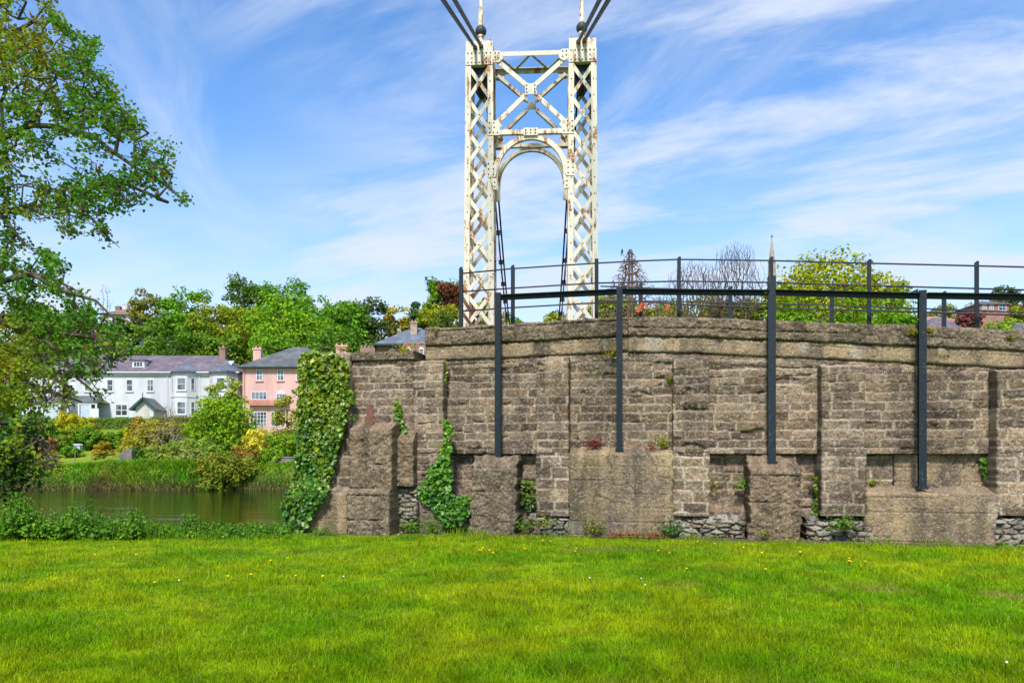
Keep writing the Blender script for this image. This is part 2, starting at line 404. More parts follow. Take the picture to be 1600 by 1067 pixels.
def style_field(style, U, Zg, seed, zmax):
    wob = .013 * fbm(U * 6, Zg * 6, seed + 1, 3)
    f1 = fbm(U * 2.2, Zg * 2.2, seed + 2, 4); f2 = fbm(U * 9, Zg * 9, seed + 3, 4); f3 = fbm(U * 26, Zg * 26, seed + 4, 3)
    if style in ('block', 'lowblock'):
        cs = C_UP if style == 'block' else C_LOW
        lo, hi = (.30, .70) if style == 'block' else (.30, .52)
        zw = Zg + wob + .008 * fbm(U * 1.3, Zg * 1.3, seed + 9, 2); ci = np.clip(np.searchsorted(cs, zw) - 1, 0, len(cs) - 2)
        dzj = np.minimum(zw - cs[ci], cs[ci + 1] - zw)
        uw = U + .016 * fbm(U * 6, Zg * 6, seed + 12, 3)
        duj = np.full(U.shape, 9.0); bi = np.zeros(U.shape, int); r_ = np.random.default_rng(seed + 50)
        for k in range(len(cs)):
            js = [-9 + r_.uniform(0, .6)]
            while js[-1] < 22: js.append(js[-1] + r_.uniform(lo, hi))
            js = np.array(js); mk = ci == k
            if not mk.any(): continue
            uu = uw[mk]; b = np.clip(np.searchsorted(js, uu) - 1, 0, len(js) - 2)
            bi[mk] = b; duj[mk] = np.minimum(uu - js[b], js[b + 1] - uu)
        rnd = hash2(ci, bi, seed + 7); rnd2 = hash2(ci, bi, seed + 8)
        tightz = np.clip(.22 + 2.0 * fbm(U * 1.6, Zg * 5, seed + 20, 3), 0, 1.3)
        gz = 1 - sm(.001, .010, dzj); gu = (1 - sm(.002, .014, duj)) * (.75 if style == 'block' else .6)
        deep = .032 if style == 'block' else .012
        gr = np.maximum(gz * tightz, gu)
        soft = np.maximum(1 - sm(.0, .05, dzj), (1 - sm(0, .05, duj)) * .5)
        h = -deep * gr - .004 * soft + (rnd - .5) * .014 + .006 * f1 + .008 * f2 + .016 * f3
        hole = sm(.44, .60, fbm(U * 1.9, Zg * 5.5, seed + 30, 3)); h = h - .040 * hole * (style == 'block')
        c = PAL[(rnd2 * 5.99).astype(int)] * (.58 + .78 * rnd)[..., None] * (1 + .5 * f2)[..., None]
        mortar = np.array([.46, .385, .28]) if style == 'lowblock' else np.array([.40, .325, .23])
        mf = np.maximum((1 - sm(.011, .026, dzj)) * np.clip(.70 - .45 * (tightz - .6) + 1.1 * fbm(U * 1.1, Zg * 2.4, seed + 21, 3), 0, 1), (1 - sm(.012, .028, duj)) * (.95 if style == 'block' else .85))
        c = c * (1 - .85 * mf[..., None]) + mortar * .85 * mf[..., None]
    elif style == 'rubble':
        gx, gz_ = U / .23 + .35 * fbm(U * 4, Zg * 4, seed, 2), Zg / .085 + .3 * fbm(U * 4, Zg * 4, seed + 1, 2)
        bx0, bz0 = np.floor(gx), np.floor(gz_); d1 = np.full(U.shape, 9.0); d2 = d1.copy(); idc = np.zeros(U.shape)
        for ox in (-1, 0, 1):
            for oz in (-1, 0, 1):
                jx, jz = bx0 + ox, bz0 + oz
                px_ = jx + .5 + .8 * (hash2(jx, jz, seed) - .5) + .5 * (np.mod(jz, 2)); pz_ = jz + .5 + .55 * (hash2(jx, jz, seed + 1) - .5)
                d = np.abs(gx - px_) ** 2.4 * .9 + np.abs(gz_ - pz_) ** 2.4; hid = hash2(jx, jz, seed + 2)
                cl = d < d1; d2 = np.where(cl, d1, np.minimum(d2, d)); idc = np.where(cl, hid, idc); d1 = np.where(cl, d, d1)
        edge = d2 - d1; gap_ = 1 - sm(.03, .20, edge)
        h = .05 * (idc - .5) - .075 * gap_ + .012 * f2 + .010 * f3 + .02 * f1
        SP_ = np.array([[.21, .19, .155], [.28, .25, .20], [.15, .135, .12], [.33, .295, .24], [.22, .175, .125]])
        c = SP_[(idc * 4.99).astype(int)] * (1 + .3 * f2)[..., None]
        c = c * (1 - .8 * gap_[..., None]) + np.array([.07, .055, .04]) * .8 * gap_[..., None]
    elif style == 'concrete':
        ln = np.abs((Zg + wob * .5) % .262 - .01); gl = (1 - sm(.002, .012, ln)) * np.clip(.5 + 2 * fbm(U * .9, Zg * 6, seed + 5, 2), 0, 1)
        h = .012 * f1 + .010 * f2 + .009 * f3 - .018 * gl
        t = np.clip(.5 + .7 * f1 + .35 * f2, 0, 1)[..., None]
        c = TAN * (.62 + .66 * t) + np.array([.0, .0, .03]) * (1 - t)
        drip = sm(.18, .45, fbm(U * 3.2, Zg * .35, seed + 6, 3))[..., None]; c = c * (1 - .62 * drip) + np.array([.085, .070, .048]) * .62 * drip; c = c * (1 - .55 * gl[..., None])
        crack = (1 - sm(.0, .028, np.abs(fbm(U * 1.3, Zg * 1.3, seed + 77, 4)))) * sm(-.1, .25, fbm(U * .9, Zg * .9, seed + 78, 2)); h = h - .016 * crack; c = c * (1 - .55 * crack[..., None])
        pale = sm(.30, .5, fbm(U * 2.0 + 4, Zg * .9, seed + 16, 4))[..., None]; c = c * (1 - .4 * pale) + np.array([.46, .41, .33]) * .4 * pale
    else:   # rough cast, full of pebbles
        f4 = fbm(U * 15, Zg * 15, seed + 14, 3)
        lift = np.abs((Zg + wob * 1.4 + seed * .13) % .47 - .02); lg = (1 - sm(.003, .022, lift)) * np.clip(.6 + 2 * fbm(U * 1.5, Zg * 3, seed + 44, 2), 0, 1)
        h = .022 * f1 + .018 * f2 + .022 * f4 + .024 * f3 - .03 * lg
        t = np.clip(.5 + .8 * f2, 0, 1)[..., None]
        c = np.array([.185, .140, .092]) * (.58 + .7 * t)
        c = c * (1 - .5 * lg[..., None]); dk = sm(.15, .5, f1 + .4 * fbm(U * 3, Zg * .8, seed + 6, 3))[..., None]; c = c * (1 - .35 * dk)
        if style == 'redrough': c = c * np.array([1.05, .985, .95])
    st = sm(.05, .40, fbm(U * 2.3, Zg * .26, seed + 40, 4))[..., None]; c = c * (1 - .38 * st)
    ms = (sm(.55, .0, Zg + .5 * f1) * np.clip(.3 + 1.2 * f2, 0, 1))[..., None]; c = c * (1 - .45 * ms) + np.array([.085, .095, .03]) * .45 * ms
    return h, c

def slab(name, style, u0, u1, z0, z1, n, back, seed, res=.016, topslope=None, mat=None, top=None, lefttaper=0.0, label=None, jag=.02):
    """one cast piece of the wall: a rough front skin pulled back to a solid block"""
    nu = max(3, int(abs(u1 - u0) / res) + 1); nzn = max(3, int((z1 - z0) / res) + 1)
    S, T = np.meshgrid(np.linspace(0, 1, nu), np.linspace(0, 1, nzn), indexing='ij')
    U = u0 + (u1 - u0) * S
    zt = top(U) if top is not None else z1
    Zg = z0 + (zt - z0) * T
    U = U + lefttaper * (1 - S) * (1 - T)
    h, c = style_field(style, U, Zg, seed, z1)
    ed = np.minimum(np.minimum(U - U.min(0), U.max(0) - U), np.minimum(zt - Zg, 9))
    h = h - .022 * np.exp(-ed / .018)
    N = n + h
    if topslope: N = N - topslope[1] * sm(0, 1, (Zg - topslope[0]) / (z1 - topslope[0]))
    # ragged ends
    jg = jag * fbm(Zg * 9, S * 0 + seed, seed + 60, 3); U = U + jg * (np.abs(S - .5) * 2) ** 12
    Zo = Zg + jag * 1.1 * fbm(U * 8, T * 0 + seed, seed + 61, 4) * T ** 14
    V = local(U, N, Zo).reshape(-1, 3); idx = np.arange(nu * nzn).reshape(nu, nzn)
    q = np.stack([idx[:-1, :-1], idx[1:, :-1], idx[1:, 1:], idx[:-1, 1:]], -1).reshape(-1, 4)
    ring = np.concatenate([idx[:, 0], idx[-1, 1:], idx[-2::-1, -1], idx[0, -2:0:-1]])
    Vm = V[ring].copy(); d_ = (-back) - Vm[:, 1]
    rows, base, fs = [V], len(V), [q]; prev = ring
    steps = [.06, .25, 1.0]
    for k, s in enumerate(steps):
        Vk = Vm.copy(); Vk[:, 1] = Vm[:, 1] + d_ * s
        if k < 2:
            Vk[:, 0] += .012 * fbm(Vk[:, 2] * 9, Vk[:, 1] * 9, seed + 70, 3); Vk[:, 2] += .012 * fbm(Vk[:, 0] * 9, Vk[:, 1] * 9, seed + 71, 3)
        cur = np.arange(len(ring)) + base; base += len(ring); rows.append(Vk)
        fs.append(np.stack([prev, np.roll(prev, -1), np.roll(cur, -1), cur], -1)[:, ::-1]); prev = cur
    cc = c.reshape(-1, 3); cr = cc[ring] * .9
    o = np_mesh(name, np.concatenate(rows), fs, mat or M_WALL, wall, np.concatenate([cc, cr, cr, cr]), True)
    if label: o['label'] = label
    return o
def uu(px, n=0.0): return W(px, 700, n)[0]
def zz(px, py, n=0.0): return W(px, py, n)[1]

# piers
PIERS = [(645, 692, 562), (838, 888, 557), (1052, 1108, 556), (1284, 1352, 568), (1559, 1640, 575)]
for k, (a, b, tp) in enumerate(PIERS):
    u0, u1, zt = uu(a), uu(b), zz((a + b) / 2, tp)
    zsplit = zz((a + b) / 2, 707)
    zb = zz((a + b) / 2, 806) if k in (1, 2, 3, 4) else -.1
    slab('pier', 'block', u0, u1, zsplit, zt, 0.0, -.62, 100 + k, topslope=(zt - .05, .10))
    slab('pier', 'lowblock' if k else 'block', u0 - .01, u1 + .015, zb, zsplit, .018, -.62, 120 + k)
u_r = uu(1640)
slab('pier', 'block', u_r + 2.4, u_r + 3.3, -.1, 3.1, 0, -.62, 131, .03)
slab('pier', 'block', u_r + 5.6, u_r + 6.5, -.1, 3.0, 0, -.62, 132, .03)
# panels between piers: blocks above, recessed bay below
spans = [(692, 838), (888, 1052), (1108, 1284), (1352, 1559)]
for k, (a, b) in enumerate(spans):
    u0, u1 = uu(a) - .02, uu(b) + .02; um = (a + b) / 2
    z1 = zz(um, 556, PANEL); z0 = zz(um, 709, PANEL)
    slab('wall_panel', 'block', u0, u1, z0, z1 + .05, PANEL, -.75, 140 + k)
    if k == 3:
        us_ = uu(1398, RECESS); slab('recess_panel', 'lowblock', u0, us_ - .004, -.1, z0, RECESS - .06, -.8, 153); slab('recess_panel', 'concrete', us_ + .004, u1, -.1, z0, RECESS, -.8, 154, label='pale cement-patched recess panel')
    else: slab('recess_panel', 'block', u0, u1, -.1, z0, RECESS - (.04 if k in (0, 2) else 0), -.8, 150 + k)
slab('wall_panel', 'block', uu(1640) - .02, u_r + 2.42, -.1, 3.25, PANEL, -.75, 145, .025)
slab('wall_panel', 'block', u_r + 3.28, u_r + 5.62, -.1, 3.2, PANEL, -.75, 146, .03)
# coping bands along the sloping top
u0, uL, uE = uu(665, BAND), uu(668, BAND), u_r + 6.4
umid = uu(1640, BAND)
for (a, b, sd, rs) in ((u0, uu(978, BAND), 161, .016), (uu(978, BAND) + .006, umid, 162, .016), (umid + .005, uE, 163, .04)):
    slab('coping', 'rough', a, b, 3.0, 3.9, BAND + .05, -.95, sd, rs, top=lambda U: ztop(U) , label=None) if False else None
def band(name, style, a, b, d0, d1, n, seed, res):
    nu = max(4, int((b - a) / res)); nzn = max(4, int((d1 - d0) / res))
    S, T = np.meshgrid(np.linspace(a, b, nu), np.linspace(0, 1, nzn), indexing='ij')
    zt = ztop(S) - d0; zb = ztop(S) - d1
    zt = zt + .022 * fbm(S * 3, S * 0, seed, 4); zb = zb + .018 * fbm(S * 4, S * 0 + 5, seed + 1, 4)
    Zg = zb + (zt - zb) * T
    h, c = style_field(style, S, Zg - ztop(S) + 3.6, seed, 0)
    ed = np.minimum(zt - Zg, Zg - zb); h = h - .03 * np.exp(-ed / .016)
    V = local(S, n + h, Zg).reshape(-1, 3); idx = np.arange(nu * nzn).reshape(nu, nzn)
    q = np.stack([idx[:-1, :-1], idx[1:, :-1], idx[1:, 1:], idx[:-1, 1:]], -1).reshape(-1, 4)
    ring = np.concatenate([idx[:, 0], idx[-1, 1:], idx[-2::-1, -1], idx[0, -2:0:-1]])
    V2 = V[ring].copy(); V2[:, 1] = .98
    cur = np.arange(len(ring)) + len(V)
    side = np.stack([ring, np.roll(ring, -1), np.roll(cur, -1), cur], -1)[:, ::-1]
    cc = c.reshape(-1, 3)
    return np_mesh(name, np.concatenate([V, V2]), [q, side], M_WALL, wall, np.concatenate([cc, cc[ring]]), True)
for (a, b, sd, rs) in ((u0, uu(981, BAND), 161, .016), (uu(981, BAND) + .008, umid, 162, .016), (umid + .005, uE, 163, .04)):
    band('coping', 'rough', a, b, 0.0, .36, BAND + .055, sd, rs)
    band('concrete_band', 'concrete', a, b, .36, .66, BAND, sd + 10, rs)
    band('concrete_band', 'block', a, b, .66, .86, BAND - .045, sd + 20, rs)
# post footings and plinths along the foot of the wall
b1 = slab('post_footing', 'rough', uu(736, .14), uu(806, .14), -.1, zz(770, 712, .05), .14, -.7, 171, topslope=(1.22, .16), lefttaper=-.03, jag=.05)
b3 = slab('post_footing', 'redrough', uu(1172, .16), uu(1251, .16), -.1, zz(1210, 713, .0), .16, -.7, 172, topslope=(1.20, .30), lefttaper=-.02, jag=.05)
slab('plinth', 'concrete', uu(888, .04), uu(1052, .04), -.1, zz(970, 697, -.2), .03, -.7, 173, jag=.045, topslope=(zz(970, 711), .36))
slab('plinth', 'concrete', uu(1352, .05), uu(1559, .05), -.1, zz(1455, 762, -.2), .04, -.7, 174, jag=.045, topslope=(zz(1455, 772), .34))
slab('ledge', 'redrough', uu(1108, -.3), uu(1172, -.3), -.1, zz(1140, 788, -.35), -.28, -.7, 175, topslope=(zz(1140, 800, -.3), .18))
slab('ledge', 'rough', uu(692, -.35), uu(736, -.35), -.1, .55, -.42, -.7, 176)
# lower left wing with its buttresses
zl = lambda px, py, n: W(px, py, n)[1]
slab('wing_wall', 'block', uu(545, -.03), uu(646, -.03), -.1, zl(600, 556, 0), -.03, -1.6, 181)
slab('wing_coping', 'rough', uu(540, .02), uu(646, .02), zl(600, 562, 0), zl(600, 549, 0), .0, -1.6, 182, label='pale crumbling coping')
slab('end_pier', 'lowblock', uu(480, .12), uu(546, .12), -.1, zl(510, 552, .1), .12, -3.2, 183, res=.02)
slab('flared_skirt', 'concrete', uu(474, .45), uu(542, .45), -.1, zl(510, 764, .4), .45, -3.0, 184, lefttaper=0, topslope=(zl(510, 772, .4), .30))
slab('buttress', 'redrough', uu(544, .62), uu(610, .62), zl(575, 766, .6), zl(575, 660, .6), .58, -.5, 185, topslope=(zl(575, 672, .6), .25))
slab('buttress', 'rough', uu(540, .75), uu(606, .75), -.1, zl(575, 764, .7), .72, -.5, 186, topslope=(zl(575, 770, .7), .10))
slab('buttress', 'redrough', uu(608, .30), uu(644, .30), zl(625, 760, .3), zl(625, 668, .3), .27, -.5, 187, topslope=(zl(625, 690, .3), .25))
# earth fill and the path it carries
uA, uB = uu(545, -.7), uE
us = np.linspace(uu(668, -.7), uE, 40); vs = []; fs = []
for u in us:
    zt = float(ztop(u)) - .12; bk = 4.6 if u < 3.4 else 2.75
    bk = 2.75 + 1.6 * float(sm(4.2, 2.6, u))
    vs += [(u, .68, -2.6), (u, .68, zt), (u, bk, zt), (u, bk, -2.6)]
for i in range(len(us) - 1):
    for k in range(3): fs.append((i * 4 + k, i * 4 + 4 + k, i * 4 + 5 + k, i * 4 + 1 + k))
fs += [(0, 1, 2, 3), tuple(len(vs) - 4 + k for k in (3, 2, 1, 0))]
MB().add(vs, fs).build('path_fill', M_STONEWALL, wall)
# rubble footings: flat stones bedded under the piers
for k, (a, b, tp, n_) in enumerate([(826, 893, 804, .0), (1026, 1164, 806, .02), (1262, 1400, 811, .03), (1554, 1640, 809, .05)]):
    mid = (a + b) / 2; slab('rubble_footing', 'rubble', uu(a, n_), uu(b, n_), -.1, zz(mid, tp, n_), n_, -.6, 201 + k, jag=.05, topslope=(zz(mid, tp + 9, n_), .10))
slab('rubble_footing', 'rubble', uu(606, .2), uu(650, .2), -.1, zl(625, 764, .2), .17, -.5, 205, jag=.03)
slab('rubble_footing', 'rubble', uu(640, -.2), uu(736, -.2), .02, .50, -.22, -.6, 206, jag=.04)

# ---------------------------------------------------------------- things on the wall
def wl(u, n, z):                                     # wall coordinates -> world
    p = wpos(u, n); return np.array([p[0], p[1], z])
stub = empty('steel_stub', tuple(wl(uu(580, .35), .35, zl(580, 662, .35))), -ANG, 'short rusty sawn-off steel post stub standing on the left buttress', 'post stub')
MB().box(-.012, .012, -.06, .06, -.05, .36).box(-.07, -.012, -.06, -.045, -.05, .37).box(.012, .07, -.06, -.045, -.05, .34).build('flange', M_RUST, stub)

# tall front posts with the heavy beam
barrier = empty('beam_barrier', tuple(wl(0, 0, 0)), -ANG, 'heavy dark beam carried by four tall blue black steel posts before the wall', 'barrier')
NP = -.09
def hpost(px0, top, bot, wd, dp, n, bracket=None):
    u, zt = W(px0, top, n); zb = W(px0, bot, n)[1] - .06
    m = MB(); t = .016
    m.box(u - wd / 2, u + wd / 2, -n - dp / 2, -n - dp / 2 + t, zb, zt)
    m.box(u - wd / 2 + .004, u + wd / 2 - .004, -n + dp / 2 - t, -n + dp / 2, zb, zt - .003)
    m.box(u - wd * .12, u - wd * .12 + t, -n - dp / 2 + t, -n + dp / 2 - t, zb + .001, zt - .006)
    m.box(u + wd / 2 - t - .002, u + wd / 2 - .002, -n - dp / 2 + t, -n + dp / 2 - t, zb + .001, zt - .006)
    b = m
    for k in range(int((zt - zb) / .55)):
        b._lathe((0, 0, 0), [(.012, 0), (.010, .009), (.003, .013)], 8)
        nv = len(b.v)
        for i in range(nv - 24, nv):
            x, y, z = b.v[i]; b.v[i] = (u + wd * .22 + x, -n - dp / 2 - z, zb + .3 + k * .55 + y)
    m.box(u - wd / 2 - .02, u + wd / 2 + .02, -n - dp / 2 - .02, -n + dp / 2 + .02, zb - .02, zb + .035)
    m.build('post', M_POST, barrier)
    return u, zt
posts = [hpost(778.5, 458, 716, .118, .12, NP), hpost(968, 449, 698, .112, .11, NP - .03), hpost(1205.5, 432, 718, .135, .12, NP), hpost(1440.5, 454, 757, .125, .10, NP)]
ux = posts[-1][0] + 3.0
bx_ = MB(); bx_.box(ux - .07, ux + .07, .02, .16, 0, 3.95); bx_.build('post', M_POST, barrier)
beam_pts = [(778.5, 466), (968, 457), (1206, 458.5), (1441.5, 463.5), (1600, 467)]
bp = [(W(px, py, NP)[0], W(px, py, NP)[1]) for px, py in beam_pts]
bp[-1] = (ux, bp[-1][1] - .06)
for (ua, za), (ub, zb) in zip(bp[:-1], bp[1:]):
    m = MB(); y_ = -NP + .0
    m.bar((ua + .055, y_, za), (ub - .055, y_, zb), .085, .03)
    m.bar((ua + .055, y_ - .055, za + .045), (ub - .055, y_ - .055, zb + .045), .012, .11)
    m.build('beam', M_POST, barrier)
u, z = bp[3]; MB().prism([(u - .28, z + .05), (u - .08, z + .14), (u - .08, z + .05)], -NP - .02, -NP + .02).build('bracket', M_POST, barrier)
u, z = bp[2]; MB().box(u - .14, u - .085, -NP - .05, -NP + .05, z - .02, z + .07).build('bracket', M_RUST, barrier)

# railings on the path
def railing(name, label, plist, n, rails, basefn, tops, wd, rail_r, angled=False):
    r_ = empty(name, tuple(wl(0, 0, 0)), -ANG, label, 'railing')
    for px, py in plist:
        u, zt = W(px, py, n); m = MB(); zb = float(ztop(u)) - .35
        m.box(u - wd / 2, u + wd / 2, -n - .012, -n + .012, zb, zt - .02)
        m.box(u + wd / 2 - .012, u + wd / 2, -n + .012, -n + .06, zb, zt - .03)
        m.prism([(u - wd / 2, zt - .02), (u + wd / 2, zt - .02), (u + wd / 2, zt + .01), (u, zt + .012)], -n - .012, -n + .012)
        m.build('post', M_POST, r_, bevel=.003)
    for pts in rails:
        ps = [(*W(px, py, n),) for px, py in pts]; ps = [(u, -n + .02, z) for u, z in ps]
        MB().tube(ps, rail_r, 8).build('rail', M_RAIL, r_, True)
    return r_
NR = -.40
near = railing('path_railing', 'near three-bar iron railing on blue black posts along the wall top', [(720, 418), (801, 415), (932, 405), (1061, 402), (1205, 402), (1358, 406), (1526, 409), (1705, 414)], NR,
    [[(722, 427), (799, 419.5), (930, 411), (995, 407.5), (1062, 405), (1204, 406.8), (1357, 411), (1525, 415), (1720, 420)],
     [(722, 455.5), (799, 450), (930, 442), (1062, 439), (1204, 441), (1357, 446), (1525, 450.5), (1720, 456)],
     [(720, 486), (799, 480.5), (930, 473), (1000, 470.5), (1062, 475), (1204, 481.5), (1357, 485), (1525, 490), (1720, 496)]], None, None, .072, .0155)
fr = railing('path_railing', 'far-side railing with lower posts behind the beam, orange strips tied on', [(1001, 443), (1141, 448), (1300, 452), (1475, 456), (1640, 461)], -2.3,
    [[(938, 447), (1001, 449.5), (1080, 452), (1200, 458), (1350, 462), (1640, 468)], [(938, 470), (1001, 470), (1062, 471), (1204, 474), (1357, 479), (1525, 485), (1720, 492)]], None, None, .085, .0155)
# orange strips on the far railing
def orange(px, py, pieces, lab):
    u, z = W(px, py, -2.24); e_ = empty('warning_tape', (0, 0, 0), 0, lab, 'warning tape', None); e_.location = wl(u, -2.24, z); e_.rotation_euler = (0, 0, -ANG)
    m = MB()
    for k, (dx, dzv) in enumerate(pieces): m.bar((0, -.02 - .012 * k, .01), (dx, -.03 - .012 * k, dzv), .045, .006)
    m.build('strip', M_ORANGE, e_)
orange(1004, 473, [(-.14, -.20), (-.04, -.20), (.13, -.15), (-.09, -.22)], 'four orange tape strips fanned out on a far railing post')
orange(1043, 474, [(-.02, -.17), (.01, -.15)], 'single orange tape tag hanging from the far railing')

# rusty stay beside the tower foot
st = empty('stay_bars', tuple(wl(0, 0, 0)), -ANG, 'crossed white and rusty diagonal stay bars left of the tower foot', 'stay')
def staybar(a, b, n, mt, wd=.07):
    (u0_, z0_), (u1_, z1_) = W(*a, n), W(*b, n); MB().bar((u0_, -n, z0_), (u1_, -n, z1_), wd, .02).build('bar', mt, st)
staybar((722, 424), (737, 459), -.95, M_WHITE); staybar((721, 463), (737, 489), -.97, M_RUST); staybar((720, 486), (738, 510), -1.0, M_RUST)

# ================================================================== bridge tower
TH = R(3.2); TC = np.array([.42, 16.0])
tower = empty('bridge_tower', (TC[0], TC[1], 0), -TH, 'tall white riveted iron lattice bridge tower with arched portal and rust streaks', 'bridge tower')
Z0, ZC0, ZC1 = 3.4, 10.32, 10.62; ZCT = 10.86
def tx_out(z): return 1.475 + (10.3 - z) * .008
def tx_in(z): return .850 - (10.3 - z) * .004
DEP = .78; FL = .125; TK = .016
def leg(sg):
    L = empty('tower_leg', (0, 0, 0), 0); L.parent = tower
    def xo(z): return sg * tx_out(z)
    def xi(z): return sg * tx_in(z)
    for xf, s2 in ((xo, -sg), (xi, sg)):          # corner angles, front and back
        for y0, s3 in ((0.0, 1), (DEP, -1)):
            m = MB()
            p0 = xf(Z0); p1 = xf(ZC0)
            # flange in the front plane
            a0, a1 = p0, p0 + s2 * FL; b0, b1 = p1, p1 + s2 * FL
            ya, yb = y0, y0 + s3 * TK
            m.add([(a0, ya, Z0), (a1, ya, Z0), (a1, yb, Z0), (a0, yb, Z0), (b0, ya, ZC0), (b1, ya, ZC0), (b1, yb, ZC0), (b0, yb, ZC0)], [(0, 1, 2, 3), (4, 5, 6, 7), (0, 1, 5, 4), (1, 2, 6, 5), (2, 3, 7, 6), (3, 0, 4, 7)])
            # flange in the side plane
            y2 = y0 + s3 * FL
            m.add([(a0 + s2 * .001, yb, Z0), (a0 + s2 * TK, yb, Z0), (a0 + s2 * TK, y2, Z0), (a0 + s2 * .001, y2, Z0), (b0 + s2 * .001, yb, ZC0), (b0 + s2 * TK, yb, ZC0), (b0 + s2 * TK, y2, ZC0), (b0 + s2 * .001, y2, ZC0)], [(0, 1, 2, 3), (4, 5, 6, 7), (0, 1, 5, 4), (1, 2, 6, 5), (2, 3, 7, 6), (3, 0, 4, 7)])
            if y0 == 0:
                m.cur = 1; z = Z0 + .3
                while z < ZC0: rivet(m, (xf(z) + s2 * FL * .55, -.002, z)); z += .3675
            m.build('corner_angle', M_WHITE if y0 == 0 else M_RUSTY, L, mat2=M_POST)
    pitch = .735; zz0 = 9.94 - pitch / 2
    for y_, off in ((.026, 0), (DEP - .026, 0.0)):      # front and back lacing
        m = MB(); z = 9.94 + pitch / 2
        k = 0
        while z - pitch > Z0 - .3:
            za, zb_ = z, z - pitch
            xa, xb = xi(za) + sg * FL * .5, xo(za) - sg * FL * .5
            xc, xd = xi(zb_) + sg * FL * .5, xo(zb_) - sg * FL * .5
            m.bar((xa, y_, za), (xd, y_, zb_), .085, .014); m.bar((xb, y_ + .016, za), (xc, y_ + .016, zb_), .085, .014); z -= pitch
        if y_ < .1:
            m.cur = 1; z = 9.94
            while z > Z0: rivet(m, ((xi(z) + xo(z)) / 2, y_ - .008, z), .016); z -= pitch
        m.build('lacing', M_WHITE if y_ < .1 else M_OLIVE, L, mat2=M_POST)
    for xf, s2 in ((xo, -sg), (xi, sg)):             # side lacing
        m = MB(); z = ZC0 - .1; sd = 1
        while z - .6 > Z0 - .2:
            x_a = xf(z) + s2 * .026; x_b = xf(z - .6) + s2 * .026
            ya, yb = (.07, DEP - .07) if sd > 0 else (DEP - .07, .07)
            m.bar((x_a, ya, z), (x_b, yb, z - .6), .075, .012, (1, 0, 0)); sd = -sd; z -= .6
        m.build('lacing', M_RUSTY, L)
    # cap: plate box, upper box, saddle underside
    cxm = sg * (tx_out(10.4) + tx_in(10.4)) / 2; hw = .305
    c = MB().box(cxm - hw - .006, cxm + hw + .006, -.014, DEP + .014, ZC0, ZC1).box(cxm - hw + .002, cxm + hw - .002, -.006, DEP + .006, ZC1 + .001, ZCT)
    rv = c; rv.cur = 1
    for zr in (ZC0 + .05, ZC1 - .04):
        for k in range(7): rivet(rv, (cxm - hw + .05 + k * (2 * hw - .1) / 6, -.016, zr), .017)
    for xs_ in (-1, 1):
        for zr in (ZC0 + .05, ZC0 + .15, ZC1 - .04): rivet(rv, (cxm + xs_ * (hw - .14), -.016, zr), .017)
    b = c; b.cur = 1
    for xs_ in (-.24, .0, .24):
        b._lathe((cxm + xs_, .06, ZCT), [(.02, 0), (.02, .035), (.011, .036), (.011, .06)], 6)
    c.build('cap', M_WHITE, L, mat2=M_POST)
    MB().prism([(cxm - .17, ZC0 - .001), (cxm + .17, ZC0 - .001), (cxm + .15, ZC0 - .30), (cxm + .06, ZC0 - .45), (cxm - .06, ZC0 - .45), (cxm - .15, ZC0 - .30)], .12, DEP - .12).build('saddle_box', M_POST, L)
    return cxm
def rivet(m, p, r=.015):
    b = len(m.v); m._lathe((0, 0, 0), [(r, 0), (r * .8, r * .55), (r * .25, r * .8)], 6)
    for i in range(b, len(m.v)):
        x, y, z = m.v[i]; m.v[i] = (p[0] + x, p[1] - z, p[2] + y)
caps = [leg(-1), leg(1)]
for cxm in caps:
    fn = MB()._lathe((cxm, .38, ZCT), [(.115, 0), (.115, .05), (.075, .09), (.065, .26), (.085, .30), (.085, .33)], 12).build('finial', M_WHITE, tower, False)
    MB()._lathe((cxm, .38, ZCT + .44), [(.13 * math.cos(a), .13 * math.sin(a)) for a in np.linspace(-1.5, 1.5, 13)], 20).build('ball', M_BALL, fn, True)
    MB()._lathe((cxm, .38, ZCT + .55), [(.062, 0), (.068, .03), (.066, .08), (.008, 1.35)], 8).build('spike', M_WHITE, fn)
XI = .85
def plate(m, pts, y0, y1): m.prism(pts, y0, y1)
